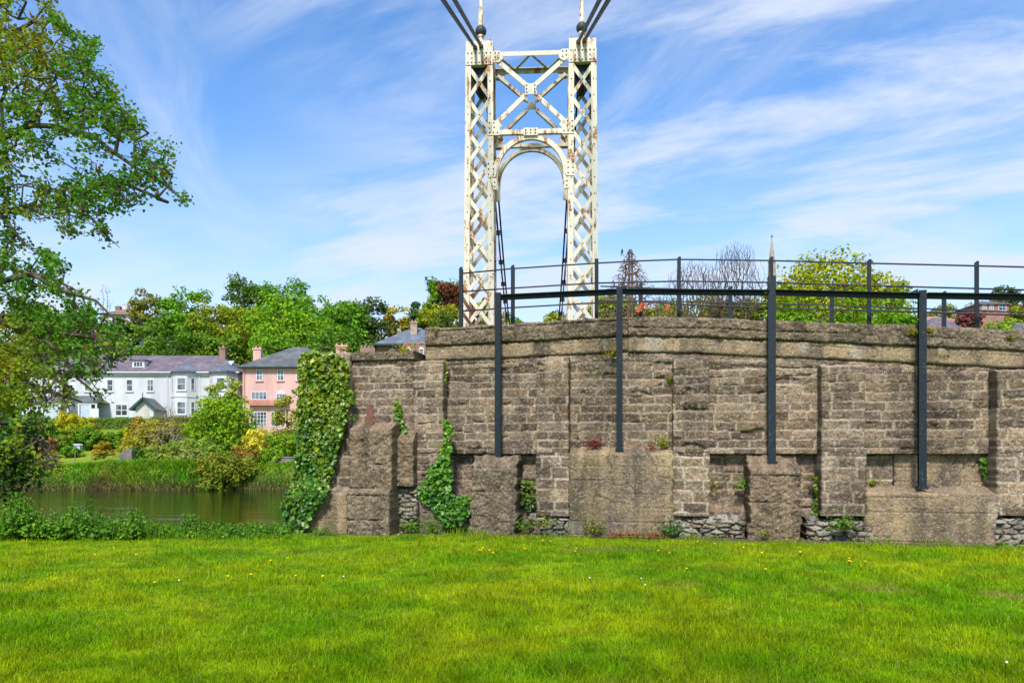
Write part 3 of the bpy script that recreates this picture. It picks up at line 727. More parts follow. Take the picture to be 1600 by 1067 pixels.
for fi, y in enumerate((0.0, DEP)):
    dd = 1 if fi == 0 else -1
    ya = y - dd * .014 if fi == 0 else y
    # top beam
    m = MB(); m.box(-XI - .05, XI + .05, min(y, y + dd * .014), max(y, y + dd * .014), 10.50, 10.60); m.box(-XI - .02, XI + .02, min(y + dd * .014, y + dd * .10), max(y + dd * .014, y + dd * .10), 10.586, 10.60)
    m.build('top_beam', M_WHITE if fi == 0 else M_OLIVE, tower)
    # saltire
    zc, zt_, zb_ = 9.745, 10.46, 8.99
    m = MB(); yb = y + dd * .022
    for sx in (-1, 1):
        m.bar((sx * .10, yb, zc + .10), (sx * (XI - .04), yb, zt_), .10, .016); m.bar((sx * .10, yb, zc - .10), (sx * (XI - .06), yb, zb_), .10, .016)
        m.bar((sx * .10, yb + dd * .03, zc + .06), (sx * (XI - .04), yb + dd * .03, zt_ - .04), .014, .045); m.bar((sx * .10, yb + dd * .03, zc - .14), (sx * (XI - .06), yb + dd * .03, zb_ - .04), .014, .045)
    m.build('saltire', M_WHITE if fi == 0 else M_OLIVE, tower)
    # lower beam
    m = MB(); m.box(-XI - .05, XI + .05, min(y, y + dd * .014), max(y, y + dd * .014), 8.74, 8.845); m.box(-XI, XI, min(y + dd * .014, y + dd * .09), max(y + dd * .014, y + dd * .09), 8.74, 8.754)
    m.build('lower_beam', M_WHITE if fi == 0 else M_OLIVE, tower)
    # arch
    m = MB(); n_ = 32; ro, ri, cz = .845, .735, 7.87
    vs, fs = [], []
    d0, d1 = y + dd * .03, y + dd * .044
    for i in range(n_ + 1):
        a = math.pi * i / n_
        for (r0, yy) in ((ro, d0), (ri, d0), (ri, d1), (ro, d1), (ri + .014, d1 + dd * .08), (ri, d1 + dd * .08)):
            zsc = 1.04
            vs.append((r0 * math.cos(a), yy, cz + r0 * zsc * math.sin(a)))
    for i in range(n_):
        o_ = i * 6; p_ = o_ + 6
        for (a, b) in ((0, 1), (1, 2), (2, 3), (3, 0), (2, 5), (5, 4), (4, 2)): fs.append((o_ + a, o_ + b, p_ + b, p_ + a))
    m.add(vs, fs)
    for sx in (-1, 1): m.box(min(sx * ri, sx * (XI - .001)), max(sx * ri, sx * (XI - .001)), min(d0, d1), max(d0, d1), 7.50, cz)
    m.build('portal_arch', M_WHITE if fi == 0 else M_OLIVE, tower)
    # gussets with rivets
    yo, yi = (y - .014, y - .001) if fi == 0 else (y + .001, y + .014)
    def gus(pts, rivs):
        m = MB(); m.prism(pts, yo, yi); m.cur = 1
        if fi == 0:
            for (x, z) in rivs: rivet(m, (x, yo - .001, z), .018)
        m.build('gusset_plate', M_WHITE if fi == 0 else M_OLIVE, tower, mat2=M_POST)
    c = .155
    kq = 1.0 if fi == 0 else .72
    gus([(kq * x, zc + kq * z) for x, z in [(-.14, .15), (-.08, .12), (.08, .12), (.14, .15), (.15, .10), (.12, 0), (.15, -.10), (.14, -.15), (.08, -.12), (-.08, -.12), (-.14, -.15), (-.15, -.10), (-.12, 0), (-.15, .10)]],
        [(-.09, zc + .08), (.09, zc + .08), (-.09, zc - .08), (.09, zc - .08), (-.09, zc), (.09, zc)])
    for sx in (-1, 1):
        def X_(a): return [(sx * x, z) for x, z in a]
        gus(X_([(.97, 8.72), (.70, 8.72), (.70, 8.86), (.64, 8.93), (.70, 9.02), (.78, 9.05), (.97, 9.05)]), X_([(.93, 8.78), (.84, 8.78), (.75, 8.78), (.93, 8.88), (.82, 8.90), (.93, 9.0), (.83, 9.0)]))
        gus(X_([(.845, 10.36), (.72, 10.36), (.64, 10.42), (.62, 10.52), (.70, 10.62), (.845, 10.62)]), X_([(.80, 10.57), (.72, 10.57), (.80, 10.48), (.72, 10.45)]))
        gus(X_([(.985, 7.78), (.80, 7.78), (.775, 7.86), (.775, 8.02), (.80, 8.14), (.985, 8.14)]), X_([(.95, 7.84), (.84, 7.84), (.95, 7.96), (.84, 7.96), (.95, 8.08), (.84, 8.08)]))
        gus(X_([(.77, 7.50), (.86, 7.50), (.86, 7.75), (.755, 7.75)]), X_([(.81, 7.56), (.81, 7.66)]))
    gus([(-.16, 8.70), (.16, 8.70), (.16, 8.87), (-.16, 8.87)], [(-.11, 8.75), (0, 8.75), (.11, 8.75), (-.11, 8.82), (0, 8.82), (.11, 8.82)])
# level truss tying the two top beams
m = MB(); xs_ = [-.78, -.39, 0, .39, .78]
for k in range(4):
    ya, yb = (.06, DEP - .06) if k % 2 == 0 else (DEP - .06, .06)
    m.bar((xs_[k], ya, 10.565), (xs_[k + 1], yb, 10.565), .06, .014, (0, 0, 1))
m.build('top_truss', M_OLIVE, tower)
def tw(t, d, z):
    return np.array([TC[0] + t * math.cos(TH) + d * math.sin(TH), TC[1] - t * math.sin(TH) + d * math.cos(TH), z])

# ------------------------------------------------------------------ cables
def ray(px, py, Y): return pt(px, py, Y)
cab_near = [((742.5, 75), (692, 0), 10.3, 'outer of the two backstay cables running down from the left tower cap'), ((752, 73), (710, 0), 10.4, 'inner of the two backstay cables running down from the left tower cap'),
            ((903.5, 66), (937, 0), 10.15, 'inner of the two backstay cables running down from the right tower cap'), ((913, 64), (951, 0), 10.05, 'outer of the two backstay cables running down from the right tower cap')]
for (a, b, Yb, lab) in cab_near:
    Ya = 16.09 if a[0] < 800 else 15.93
    p = ray(*a, Ya); q = ray(*b, Yb); d = (q - p); d /= np.linalg.norm(d)
    L = (p[2] + .3) / -d[2]; m = MB(); m.tube([p - d * .25, p + d * L * .5, p + d * L], .034, 10)
    c_ = m.build('suspension_cable', M_CABLE, None, True); tag(c_, lab, 'cable', 'backstay cables')
    MB().tube([p - d * .02, p + d * .10], .05, 10).build('cable_socket', M_RUST, c_)
cab_far = [(-1, 0, 'outer main cable dropping behind the left tower leg'), (-1, 1, 'inner main cable dropping behind the left tower leg'), (1, 1, 'inner main cable dropping behind the right tower leg'), (1, 0, 'outer main cable dropping behind the right tower leg')]
for sg, k, lab in cab_far:
    top = tw(caps[0 if sg < 0 else 1] + (-sg) * (.05 + .11 * k), .74, 10.5)
    tgt = (795, 499, 27.0) if sg < 0 else (873.5, 496, 27.0)
    dx = (4.0 if k == 0 else 0.0) * (-1 if sg < 0 else 1)
    q = ray(tgt[0] + dx * .9, tgt[1], tgt[2]); pts = []
    for t in np.linspace(0, 1.9, 20):
        p = top + (q - top) * t; p[2] += (.9 * (t * t - t)) * (1 if t > 0 else 0); pts.append(p)
    c_ = MB().tube(pts, .026, 8).build('suspension_cable', M_CABLE, None, True); tag(c_, lab, 'cable', 'main cables beyond the tower')
    if k == 0:
        for t in (.30, .50, .64, .76, .87, .97, 1.08, 1.2, 1.32, 1.45):
            p = top + (q - top) * t; p[2] += .9 * (t * t - t)
            hg = MB().tube([p + (0, 0, .02), (p[0], p[1], 4.0)], .0085, 6).build('hanger_rod', M_WHITE, c_)
            MB().box(p[0] - .07, p[0] + .07, p[1] - .05, p[1] + .05, p[2] - .07, p[2] + .06).build('cable_clamp', M_CABLE, hg)
deck = empty('bridge_deck', tuple(tw(0, 0, 0)), -TH, 'narrow suspended footbridge deck running back over the river from the tower', 'bridge deck')
MB().box(-.80, .80, -1.2, 42, 3.80, 3.86).build('planking', M_DECK, deck)
for sg in (-1, 1): MB().box(sg * .84 - .03, sg * .84 + .03, 1.0, 42, 3.66, 3.9).box(sg * .84 - .02, sg * .84 + .02, 1.0, 42, 4.75, 4.8).build('girder', M_WHITE, deck)

# ================================================================== plants: shared builders
def frames(nrm, r_):
    nrm = nrm / (np.linalg.norm(nrm, axis=1, keepdims=True) + 1e-9)
    a = r_.normal(size=nrm.shape); t = np.cross(nrm, a); t /= np.linalg.norm(t, axis=1, keepdims=True) + 1e-9
    return nrm, t, np.cross(nrm, t)
def leaves(name, P, nrm, size, col, mat, parent, r_, shape='rhomb', tdir=None, fold=.18):
    """one mesh of many leaf-sized faces; col (n,3)"""
    n = len(P); nr, t, b = frames(nrm, r_)
    if tdir is not None:
        t = tdir - nr * np.sum(tdir * nr, 1, keepdims=True); t /= np.linalg.norm(t, axis=1, keepdims=True) + 1e-9; b = np.cross(nr, t)
    s = np.broadcast_to(np.asarray(size, float), (n,))[:, None]
    if shape == 'rhomb':
        prof = [(-.5, 0, 0), (.02, .36, fold), (.5, 0, 0), (.02, -.36, fold)]; F_ = [[0, 1, 2], [0, 2, 3]]
    elif shape == 'round':
        prof = [(-.5, 0, 0), (-.18, .40, fold), (.30, .36, fold), (.5, 0, .02), (.30, -.36, fold), (-.18, -.40, fold)]; F_ = [[0, 1, 2, 3], [0, 3, 4, 5]]
    else:      # ivy: five points
        prof = [(-.42, 0, 0), (-.30, .46, .10), (.06, .30, .05), (.14, .50, .14), (.56, 0, -.04), (.14, -.50, .14), (.06, -.30, .05), (-.30, -.46, .10)]
        F_ = [[0, 1, 2], [0, 2, 4], [2, 3, 4], [0, 4, 6], [4, 5, 6], [0, 6, 7]]
    k = len(prof)
    V = np.concatenate([P + s * (t * a + b * c_ + nr * d) for a, c_, d in prof], 1).reshape(n * k, 3)
    idx = (np.arange(n) * k)[:, None]; fs = []
    for sz_ in (3, 4):
        ff = [np.array(f) for f in F_ if len(f) == sz_]
        if ff: fs.append(np.concatenate([idx + f for f in ff]))
    return np_mesh(name, V, fs, mat, parent, np.repeat(col, k, 0))
def prisms(name, A, B, ra, rb, mat, parent, sides=4):
    """many thin tapered twigs in one mesh"""
    A, B = np.asarray(A), np.asarray(B); n = len(A); d = B - A; L = np.linalg.norm(d, axis=1, keepdims=True) + 1e-9; d = d / L
    up = np.where(np.abs(d[:, 2:3]) < .9, np.array([[0, 0, 1.]]), np.array([[1., 0, 0]])); x = np.cross(d, up); x /= np.linalg.norm(x, axis=1, keepdims=True); y = np.cross(d, x)
    ring = []
    for (C, r0) in ((A - d * ra[:, None] * .3, ra), (B + d * rb[:, None] * .3, rb)):
        for k in range(sides):
            a = 2 * math.pi * k / sides; ring.append(C + r0[:, None] * (math.cos(a) * x + math.sin(a) * y))
    V = np.stack(ring, 1).reshape(-1, 3); idx = (np.arange(n) * 2 * sides)[:, None]
    fs = [idx + np.array([k, (k + 1) % sides, sides + (k + 1) % sides, sides + k]) for k in range(sides)]
    return np_mesh(name, V, [np.concatenate(fs)], mat, parent, None, True)
def grow(roots, targets, r_, seg=.5, wob=.12, rising=False):
    """join targets to the nearest wood, nearest first: a branching skeleton. roots: list of polylines (k,3)"""
    nodes, par = [], []
    for pl in roots:
        for i, p in enumerate(pl):
            nodes.append(np.array(p, float)); par.append(len(nodes) - 2 if i else -1)
    N = np.array(nodes); order = np.argsort([np.min(np.sum((N - t) ** 2, 1)) for t in targets])
    arr = np.zeros((len(nodes) + len(targets) * 8, 3)); arr[:len(nodes)] = N; cnt = len(nodes); tips = []
    for i in order:
        t = targets[i]; df = t - arr[:cnt]; d2 = np.sum(df ** 2, 1)
        if rising: d2 = df[:, 0] ** 2 * 2 + df[:, 1] ** 2 * 2 + np.where(df[:, 2] > .15, .3, 5) * df[:, 2] ** 2
        j = int(np.argmin(d2)); p = arr[j].copy(); dist = math.sqrt(np.sum((t - p) ** 2))
        k = int(min(6, max(1, round(dist / seg)))); prev = j
        for s in range(1, k + 1):
            q = p + (t - p) * s / k
            if s < k: q = q + r_.normal(size=3) * wob * dist / k
            arr[cnt] = q; par.append(prev); prev = cnt; cnt += 1
        tips.append(prev)
    arr = arr[:cnt]; par = np.array(par); w = np.zeros(cnt); w[tips] += 1
    for i in range(cnt - 1, -1, -1):
        if par[i] >= 0: w[par[i]] += w[i]
    return arr, par, np.maximum(w, 1)
def wood(name, arr, par, w, r0, pw, mat, parent, rmax=9, sides=5):
    i = np.where(par >= 0)[0]; r = np.minimum(r0 * w ** pw, rmax)
    return prisms(name, arr[par[i]], arr[i], np.minimum(r[par[i]], r[i] * 1.35), r[i], mat, parent, sides)

def tree(name, label, px, top, Y, wpx, col, n=1500, leaf=.36, kind='round', ground=None, seed=0, col2=None, gap=.0, trunk_mat=None, cat='tree', group=None, bot=.12, mat=None, shape='rhomb', squash=1.0, dep=.8):
    """crown fitted to the height and width it has in the picture, on the ground where it stands"""
    r_ = np.random.default_rng(1000 + seed); x = (px - PXC) / F * Y; n = int(n * 2.3); leaf = leaf * 1.22; col = [col[0] * 1.75, col[1] * 1.5, col[2] * 1.2]; col2 = [col2[0] * 1.75, col2[1] * 1.5, col2[2] * 1.2] if col2 is not None else None
    gz = float(hz(x, Y)) if ground is None else ground
    H = EYE + (PYH - top) / F * Y - gz; RX = wpx / 2 * Y / F
    if cat == 'tree' and kind == 'round': bot = max(bot, 1 - 2.5 * RX / H)
    T = empty(name, (x, Y, gz), 0, label, cat, group)
    cz = H * (bot + 1) / 2; RZ = H * (1 - bot) / 2
    nc = max(16, int(n / 34)); d = r_.normal(size=(nc, 3)); d /= np.linalg.norm(d, axis=1, keepdims=True)
    rad = r_.uniform(.35, 1.0, nc) ** .6
    lump = 1 + .26 * np.sin(d[:, 0] * 3.1 + seed) * np.cos(d[:, 2] * 2.7 + seed * 1.7) + .14 * np.sin(d[:, 2] * 7 + seed * 2.1 + d[:, 0] * 5)
    rad = rad * lump
    zc_ = np.abs(d[:, 2]); fat = np.minimum((1 - zc_ ** 3.4) ** (1 / 3.4) / np.sqrt(np.maximum(1 - zc_ ** 2, 1e-3)), 2.2)
    if H > 2.2 * RX: d = d * np.stack([fat, fat, np.ones(nc)], 1)
    if kind == 'cone':
        h_ = r_.uniform(0, 1, nc) ** 1.25; a = r_.uniform(0, 2 * np.pi, nc); rr = (1 - h_) * r_.uniform(.45, 1.05, nc) + .03
        cc = np.stack([np.cos(a) * rr * RX, np.sin(a) * rr * RX * dep, (bot + (1 - bot) * h_) * H], 1)
    elif kind == 'layer':
        h_ = np.round(r_.uniform(0, 1, nc) * 5) / 5; a = r_.uniform(0, 2 * np.pi, nc); rr = np.sqrt(np.clip(1 - (h_ * .9) ** 2, .05, 1)) * r_.uniform(.3, 1.05, nc)
        cc = np.stack([np.cos(a) * rr * RX, np.sin(a) * rr * RX * dep, (bot + (1 - bot) * .95 * h_) * H + r_.normal(size=nc) * .05 * H - .08 * H * rr], 1)
    else:
        cc = d * rad[:, None] * np.array([RX, RX * dep, RZ]) * np.array([.93, .93, .93]) + np.array([0, 0, cz])
        over = cc[:, 2].max() - H * .95
        cc[:, 2] -= over * np.clip((cc[:, 2] - cz) / max(cc[:, 2].max() - cz, .1), 0, 1)
    if gap: cc = cc[r_.uniform(size=nc) > gap]; nc = len(cc)
    per = int(n / nc) + 1; rc = (RX * RX * RZ) ** (1 / 3) * r_.uniform(.18, .31, nc)
    off = r_.normal(size=(nc, per, 3)); off /= np.linalg.norm(off, axis=2, keepdims=True) + 1e-9
    off = off * (r_.uniform(.3, 1, (nc, per, 1)) ** .5) * rc[:, None, None] * np.array([1.1, 1.1, .72])
    P = (cc[:, None, :] + off).reshape(-1, 3); nr = off.reshape(-1, 3) / (np.linalg.norm(off.reshape(-1, 3), axis=1, keepdims=True) + 1e-9)
    nr = nr + np.array([0, 0, .55]) + r_.normal(size=nr.shape) * .45
    ct = r_.uniform(0, 1, nc)
    c0, c1 = np.array(col), np.array(col2 if col2 is not None else [col[0] * 1.45, col[1] * 1.25, col[2]])
    cl = c0 + (c1 - c0) * ct[:, None]; cl = np.repeat(cl * r_.uniform(.72, 1.28, (nc, 1)), per, 0) * r_.uniform(.78, 1.25, (nc * per, 1))
    keep = P[:, 2] > .05
    leaves('crown', P[keep], nr[keep], leaf * r_.uniform(.7, 1.25, keep.sum()), cl[keep], mat or M_FAR, T, r_, shape)
    tk = cc[r_.permutation(nc)[:min(nc, 26)]]
    lean = r_.normal() * .04 * H
    pl = [np.array([0, 0, -.3]), np.array([lean * .4, 0, H * .22]), np.array([lean, lean * .3, H * .45]), np.array([lean * 1.1, 0, H * .66])]
    arr, par, w_ = grow([pl], tk, r_, seg=H * .12, wob=.12)
    wood('trunk', arr, par, w_, H * .0042, .52, trunk_mat or M_BARK, T, H * .025)
    return T

def bare_tree(name, label, px, top, Y, wpx, seed, mat, n=420, r0=.012, kind='fan', ground=None, pw=.42):
    r_ = np.random.default_rng(3000 + seed); x = (px - PXC) / F * Y; gz = float(hz(x, Y)) if ground is None else ground
    H = EYE + (PYH - top) / F * Y - gz; RX = wpx / 2 * Y / F
    T = empty(name, (x, Y, gz), 0, label, 'tree')
    if kind == 'fan':
        a = r_.uniform(0, 2 * np.pi, n); e = np.sqrt(r_.uniform(0, 1, n)); z_ = r_.uniform(.42, 1, n) ** .7
        rr = e * np.interp(z_, [.4, .62, .85, 1.0], [.8, 1.0, .85, .45])
        tg = np.stack([np.cos(a) * rr * RX, np.sin(a) * rr * RX * .6, z_ * H * (1 - .10 * e * r_.uniform(0, 1, n))], 1)
        roots = [[np.array([0, 0, -.3]), np.array([.1, 0, H * .18]), np.array([0, .1, H * .33])]]
        for k in range(5):
            aa = k * 1.26 + r_.uniform(0, .6); roots.append([np.array([0, .1, H * .30]), np.array([math.cos(aa) * RX * .25, math.sin(aa) * RX * .2, H * .48]), np.array([math.cos(aa) * RX * .45, math.sin(aa) * RX * .35, H * .70])])
    else:
        z_ = r_.uniform(.55, 1, n); a = r_.uniform(0, 2 * np.pi, n); rr = np.minimum((1.01 - z_) * H / 3.9, 1.5) * r_.uniform(.15, 1, n) ** .6
        tg = np.stack([np.cos(a) * rr * RX, np.sin(a) * rr * RX, z_ * H - rr * .02 * H], 1)
        roots = [[np.array([dx, 0, zf * H]) for zf in np.linspace(-.03, .985, 18)] for dx in (-RX * .05, RX * .07)]
    arr, par, w_ = grow(roots, tg, r_, seg=H * .04, wob=.10, rising=(kind == 'fan'))
    trunk_i = sum(len(q) for q in roots)
    wood('branches', arr, par, w_, r0, pw, mat, T, H * .022, 4)
    return T

# ================================================================== houses beyond the river
def window(parent, x, z0, w_, h, y=0.0, mull=(1, 1), arch=False, trim=None, name='window', sill=True, pane_mat=None, sill_mat=None, fr=.09):
    """frame, pane and sill set in a wall whose face is the plane y (facing the camera)"""
    m = MB(); x0, x1, z1 = x - w_ / 2, x + w_ / 2, z0 + h; yo = y - .05
    m.box(x0, x0 + fr, yo, y + .02, z0, z1); m.box(x1 - fr, x1, yo, y + .02, z0, z1)
    m.box(x0 + fr, x1 - fr, yo, y + .02, z0, z0 + fr); m.box(x0 + fr, x1 - fr, yo, y + .02, z1 - fr, z1)
    for k in range(1, mull[0] + 1):
        if mull[0] > 1 or True:
            xx = x0 + w_ * k / (mull[0] + 1)
            if mull[0]: m.box(xx - fr * .35, xx + fr * .35, yo + .006, y + .02, z0 + fr, z1 - fr)
    for k in range(1, mull[1] + 1):
        zc = z0 + h * k / (mull[1] + 1); m.box(x0 + fr, x1 - fr, yo + .012, y + .02, zc - fr * .35, zc + fr * .35)
    if arch:
        n_ = 8; pts = [(x0 + w_ * i / n_, z1 + arch * math.sin(math.pi * i / n_)) for i in range(n_ + 1)]
        m.prism([(x1, z1 + .001), (x0, z1 + .001)] + pts[1:-1], yo + .002, y + .02) if n_ > 2 else None
    f = m.build(name, trim or M_TRIM, parent)
    MB().box(x0 + fr * .5, x1 - fr * .5, y - .018, y + .015, z0 + fr * .5, z1 - fr * .5).build('pane', pane_mat or M_GLASS, f)
    if sill: MB().box(x0 - .08, x1 + .08, y - .13, y - .001, z0 - .1, z0 - .004).build('sill', sill_mat or M_HWHITE, f)
    return f
def hip_roof(x0, x1, y0, y1, z0, z1, inset, ov=.35, thick=.16):
    ym = (y0 + y1) / 2; m = MB(); a, b, c, d = x0 - ov, x1 + ov, y0 - ov, y1 + ov
    m.add([(a, c, z0), (b, c, z0), (b, d, z0), (a, d, z0), (x0 + inset, ym, z1), (x1 - inset, ym, z1), (a, c, z0 - thick), (b, c, z0 - thick), (b, d, z0 - thick), (a, d, z0 - thick)],
          [(0, 1, 5, 4), (1, 2, 5), (2, 3, 4, 5), (3, 0, 4), (0, 6, 7, 1), (1, 7, 8, 2), (2, 8, 9, 3), (3, 9, 6, 0), (9, 8, 7, 6)]); return m
def chimney(parent, x, y, z0, z1, w_, d, mat, pots=2, pot_mat=None):
    m = MB().box(x - w_ / 2, x + w_ / 2, y - d / 2, y + d / 2, z0, z1 - .2).box(x - w_ / 2 - .08, x + w_ / 2 + .08, y - d / 2 - .08, y + d / 2 + .08, z1 - .2, z1)
    c = m.build('chimney', mat, parent)
    for k in range(pots): MB()._lathe((x + (k - (pots - 1) / 2) * w_ * .5, y, z1), [(.12, 0), (.10, .28), (.12, .32)], 8).build('chimney_pot', pot_mat or M_PINKTRIM, c)
    return c

# --- white house
S = 88 / F; wx = (45 - PXC) * S; wz = EYE + 50 * S
WH = empty('white_house', (wx, 88, wz), 0, 'long white two-storey riverside house with purple slate roof and gabled porch', 'house')
def HX(px, d=0.0): return (px - PXC) * (88 - d) / F - wx        # d: metres the piece stands out from the front
def HZ(py, d=0.0): return EYE + (PYH - py) * (88 - d) / F - wz
Wd = HX(372); EV = HZ(581)
MB().box(0, Wd, 0, 8, -3, EV).box(-.02, Wd + .02, -.25, -.001, EV - .42, EV - .16).build('wall', M_HWHITE, WH)
MB().box(-.3, Wd + .3, -.48, -.352, EV - .15, EV - .01).build('gutter', M_TRIM, WH)
rf = hip_roof(0, Wd, 0, 8, EV, EV + 2.55, 3.6).build('roof', M_SLATE_PURPLE, WH)
for (px, wpx) in ((70, 10), (104, 10), (137, 10), (172, 10), (202.5, 10.5), (235, 10.5)): window(WH, HX(px), HZ(611.5), wpx * S, 19 * S, 0, (1 if px == 235 else 0, 1), arch=.12)
window(WH, HX(190), HZ(650), 20 * S, 19 * S, 0, (1, 1), arch=.22, fr=.12)
window(WH, HX(190) , HZ(650), .01, .01, 0, (0, 0), sill=False) if False else None
def bay(px0, px1, lower=True):
    x0, x1 = HX(px0, .6), HX(px1, .6); d = 1.15; ch = .95
    b = MB().add([(x0, 0, -.5), (x0 + ch, -d, -.5), (x1 - ch, -d, -.5), (x1, 0, -.5), (x0, 0, EV - .17), (x0 + ch, -d, EV - .17), (x1 - ch, -d, EV - .17), (x1, 0, EV - .17)],
             [(0, 1, 5, 4), (1, 2, 6, 5), (2, 3, 7, 6), (4, 5, 6, 7)])
    b.add([(x0 - .06, -.03, EV / 2 - .25), (x0 + ch - .03, -d - .07, EV / 2 - .25), (x1 - ch + .03, -d - .07, EV / 2 - .25), (x1 + .06, -.03, EV / 2 - .25), (x0 - .06, -.03, EV / 2 - .12), (x0 + ch - .03, -d - .07, EV / 2 - .12), (x1 - ch + .03, -d - .07, EV / 2 - .12), (x1 + .06, -.03, EV / 2 - .12)],
          [(0, 1, 5, 4), (1, 2, 6, 5), (2, 3, 7, 6), (4, 5, 6, 7), (3, 2, 1, 0)])
    B = b.build('bay', M_HWHITE, WH)
    o = .25; xm = (x0 + x1) / 2
    MB().add([(x0 - o, 0, EV + .02), (x0 + ch - o * .5, -d - o - .1, EV + .02), (x1 - ch + o * .5, -d - o - .1, EV + .02), (x1 + o, 0, EV + .02), (xm, 1.3, EV + 1.35), (x0 - o, 0, EV - .17), (x0 + ch - o * .5, -d - o - .1, EV - .17), (x1 - ch + o * .5, -d - o - .1, EV - .17), (x1 + o, 0, EV - .17)],
             [(0, 1, 4), (1, 2, 4), (2, 3, 4), (0, 5, 6, 1), (1, 6, 7, 2), (2, 7, 8, 3), (8, 7, 6, 5)]).build('bay_roof', M_SLATE_BLUE, WH)
    for zf, h in ((HZ(611), 20 * S), (HZ(648), 20 * S)):
        if zf < 1.5 and not lower: continue
        window(WH, (x0 + x1) / 2 + .1, zf, 1.12, h, -d, (0, 1), fr=.1)
        for sx in (-1, 1):
            # side lights on the splayed faces
            cx_ = x0 + ch / 2 if sx < 0 else x1 - ch / 2; a = math.atan2(d, ch) * (1 if sx < 0 else -1)
            f = window(WH, 0, zf, .52, h, 0, (0, 1), sill=False, fr=.08)
            f.location = (cx_, -d / 2, 0); f.rotation_euler = (0, 0, -a)
    return B
bay(264, 307); bay(324, 369, False)
# porch
px0, px1, pm = HX(212, 2.3), HX(240, 2.3), HX(226, 2.3)
p = MB().box(px0, px1, -2.3, -.001, -.5, HZ(636, 2.3)); p.prism([(px0, HZ(636, 2.3)), (px1, HZ(636, 2.3)), (pm, HZ(624, 2.3))], -2.3, -.001)
PO = p.build('porch', M_HWHITE, WH)
m = MB()
for sx, xe in ((-1, px0 - .5), (1, px1 + .5)):
    ze = HZ(636, 2.3) - .42
    m.add([(pm, -2.75, HZ(624, 2.3) + .12), (xe, -2.75, ze), (xe, 0, ze), (pm, 0, HZ(624, 2.3) + .12), (pm, -2.75, HZ(624, 2.3) + .24), (xe, -2.75, ze + .12), (xe, 0, ze + .12), (pm, 0, HZ(624, 2.3) + .24)], [(0, 1, 2, 3), (4, 5, 6, 7), (0, 1, 5, 4), (1, 2, 6, 5), (2, 3, 7, 6)])
m.build('porch_roof', M_SLATE_GREY, PO)
m = MB()
for xe in (px0 - .52, px1 + .52): m.bar((pm, -2.78, HZ(624, 2.3) + .14), (xe, -2.78, HZ(636, 2.3) - .36), .26, .05)
m._lathe((pm, -2.76, HZ(624, 2.3) + .1), [(.05, 0), (.05, .5), (.02, .75)], 6); m.build('bargeboard', M_GREENTRIM, PO)
m = MB(); n_ = 10; hw = .5
m.prism([(pm - hw, -.4), (pm + hw, -.4), (pm + hw, 1.0)] + [(pm + hw * math.cos(math.pi * i / n_), 1.0 + hw * math.sin(math.pi * i / n_)) for i in range(1, n_)] + [(pm - hw, 1.0)], -2.34, -2.25)
m.build('arched_door', M_DOOR, PO)
# glazed veranda
vd = 2.6; vx0, vx1 = HX(24, vd), HX(150, vd); vz = HZ(628, vd)
m = MB(); m.add([(vx0 - .2, -vd - .2, vz), (vx1 + .2, -vd - .2, vz), (vx1 - 1.2, 0, vz + .95), (vx0 + 1.2, 0, vz + .95), (vx0 - .2, 0, vz), (vx1 + .2, 0, vz)], [(0, 1, 2, 3), (0, 3, 4), (1, 5, 2), (0, 4, 5, 1)])
VR = m.build('veranda_roof', M_SLATE_GREY, WH)
m = MB()
for px in (25, 46, 66, 94, 106, 123, 141, 150): m.box(HX(px, vd) - .09, HX(px, vd) + .09, -vd - .02, -vd + .15, -1.2, vz)
m.box(vx0, vx1, -vd - .03, -vd + .16, vz - .28, vz - .001); m.build('veranda_posts', M_TRIM, WH)
GLZ = M_GREYBLUE
for a, b in ((26, 45), (47, 65), (67, 93), (124, 140)): MB().box(HX(a, vd) + .12, HX(b, vd) - .05, -vd + .02, -vd + .06, -.8, vz - .28).build('veranda_glazing', GLZ, WH)
GLZ = M_GLASS
for a, b in ((95, 105), (107, 122)): MB().box(HX(a, vd) + .12, HX(b, vd) - .05, -vd + .02, -vd + .06, -.8, vz - .28).build('veranda_glazing', GLZ, WH)
MB().box(HX(141, vd + 1), HX(154, vd + 1), -vd - 1.0, -vd - .9, -.8, HZ(638, vd + 1)).build('screen_panel', M_TRIM, WH)
# dormer, chimney, rooflight
dx0, dx1 = HX(202), HX(221); dzb = EV + .45
m = MB().box(dx0, dx1, .7, 3.2, dzb, dzb + 1.05)
DM = m.build('dormer', M_TRIM, rf); window(DM, (dx0 + dx1) / 2, dzb + .2, (dx1 - dx0) * .8, .72, .7, (2, 0), sill=False, name='dormer_window')
MB().box(dx0 - .15, dx1 + .15, .5, 3.6, dzb + 1.051, dzb + 1.18).build('dormer_roof', M_SLATE_GREY, rf)
chimney(WH, HX(332.5), 3.2, EV + 1.2, HZ(548.5) + .9, .8, .7, M_BRICK, 1)
ry = 1.7; MB().add([(HX(349), .9, EV + 1.0), (HX(357), .9, EV + 1.0), (HX(357), 1.9, EV + 1.62), (HX(349), 1.9, EV + 1.62)], [(0, 1, 2, 3)]).build('rooflight', M_GREYBLUE, rf)
for px in (312, 262): MB().tube([(HX(px), -.06, 0), (HX(px), -.06, EV - .2)], .05, 6).build('drainpipe', M_TRIM, WH)

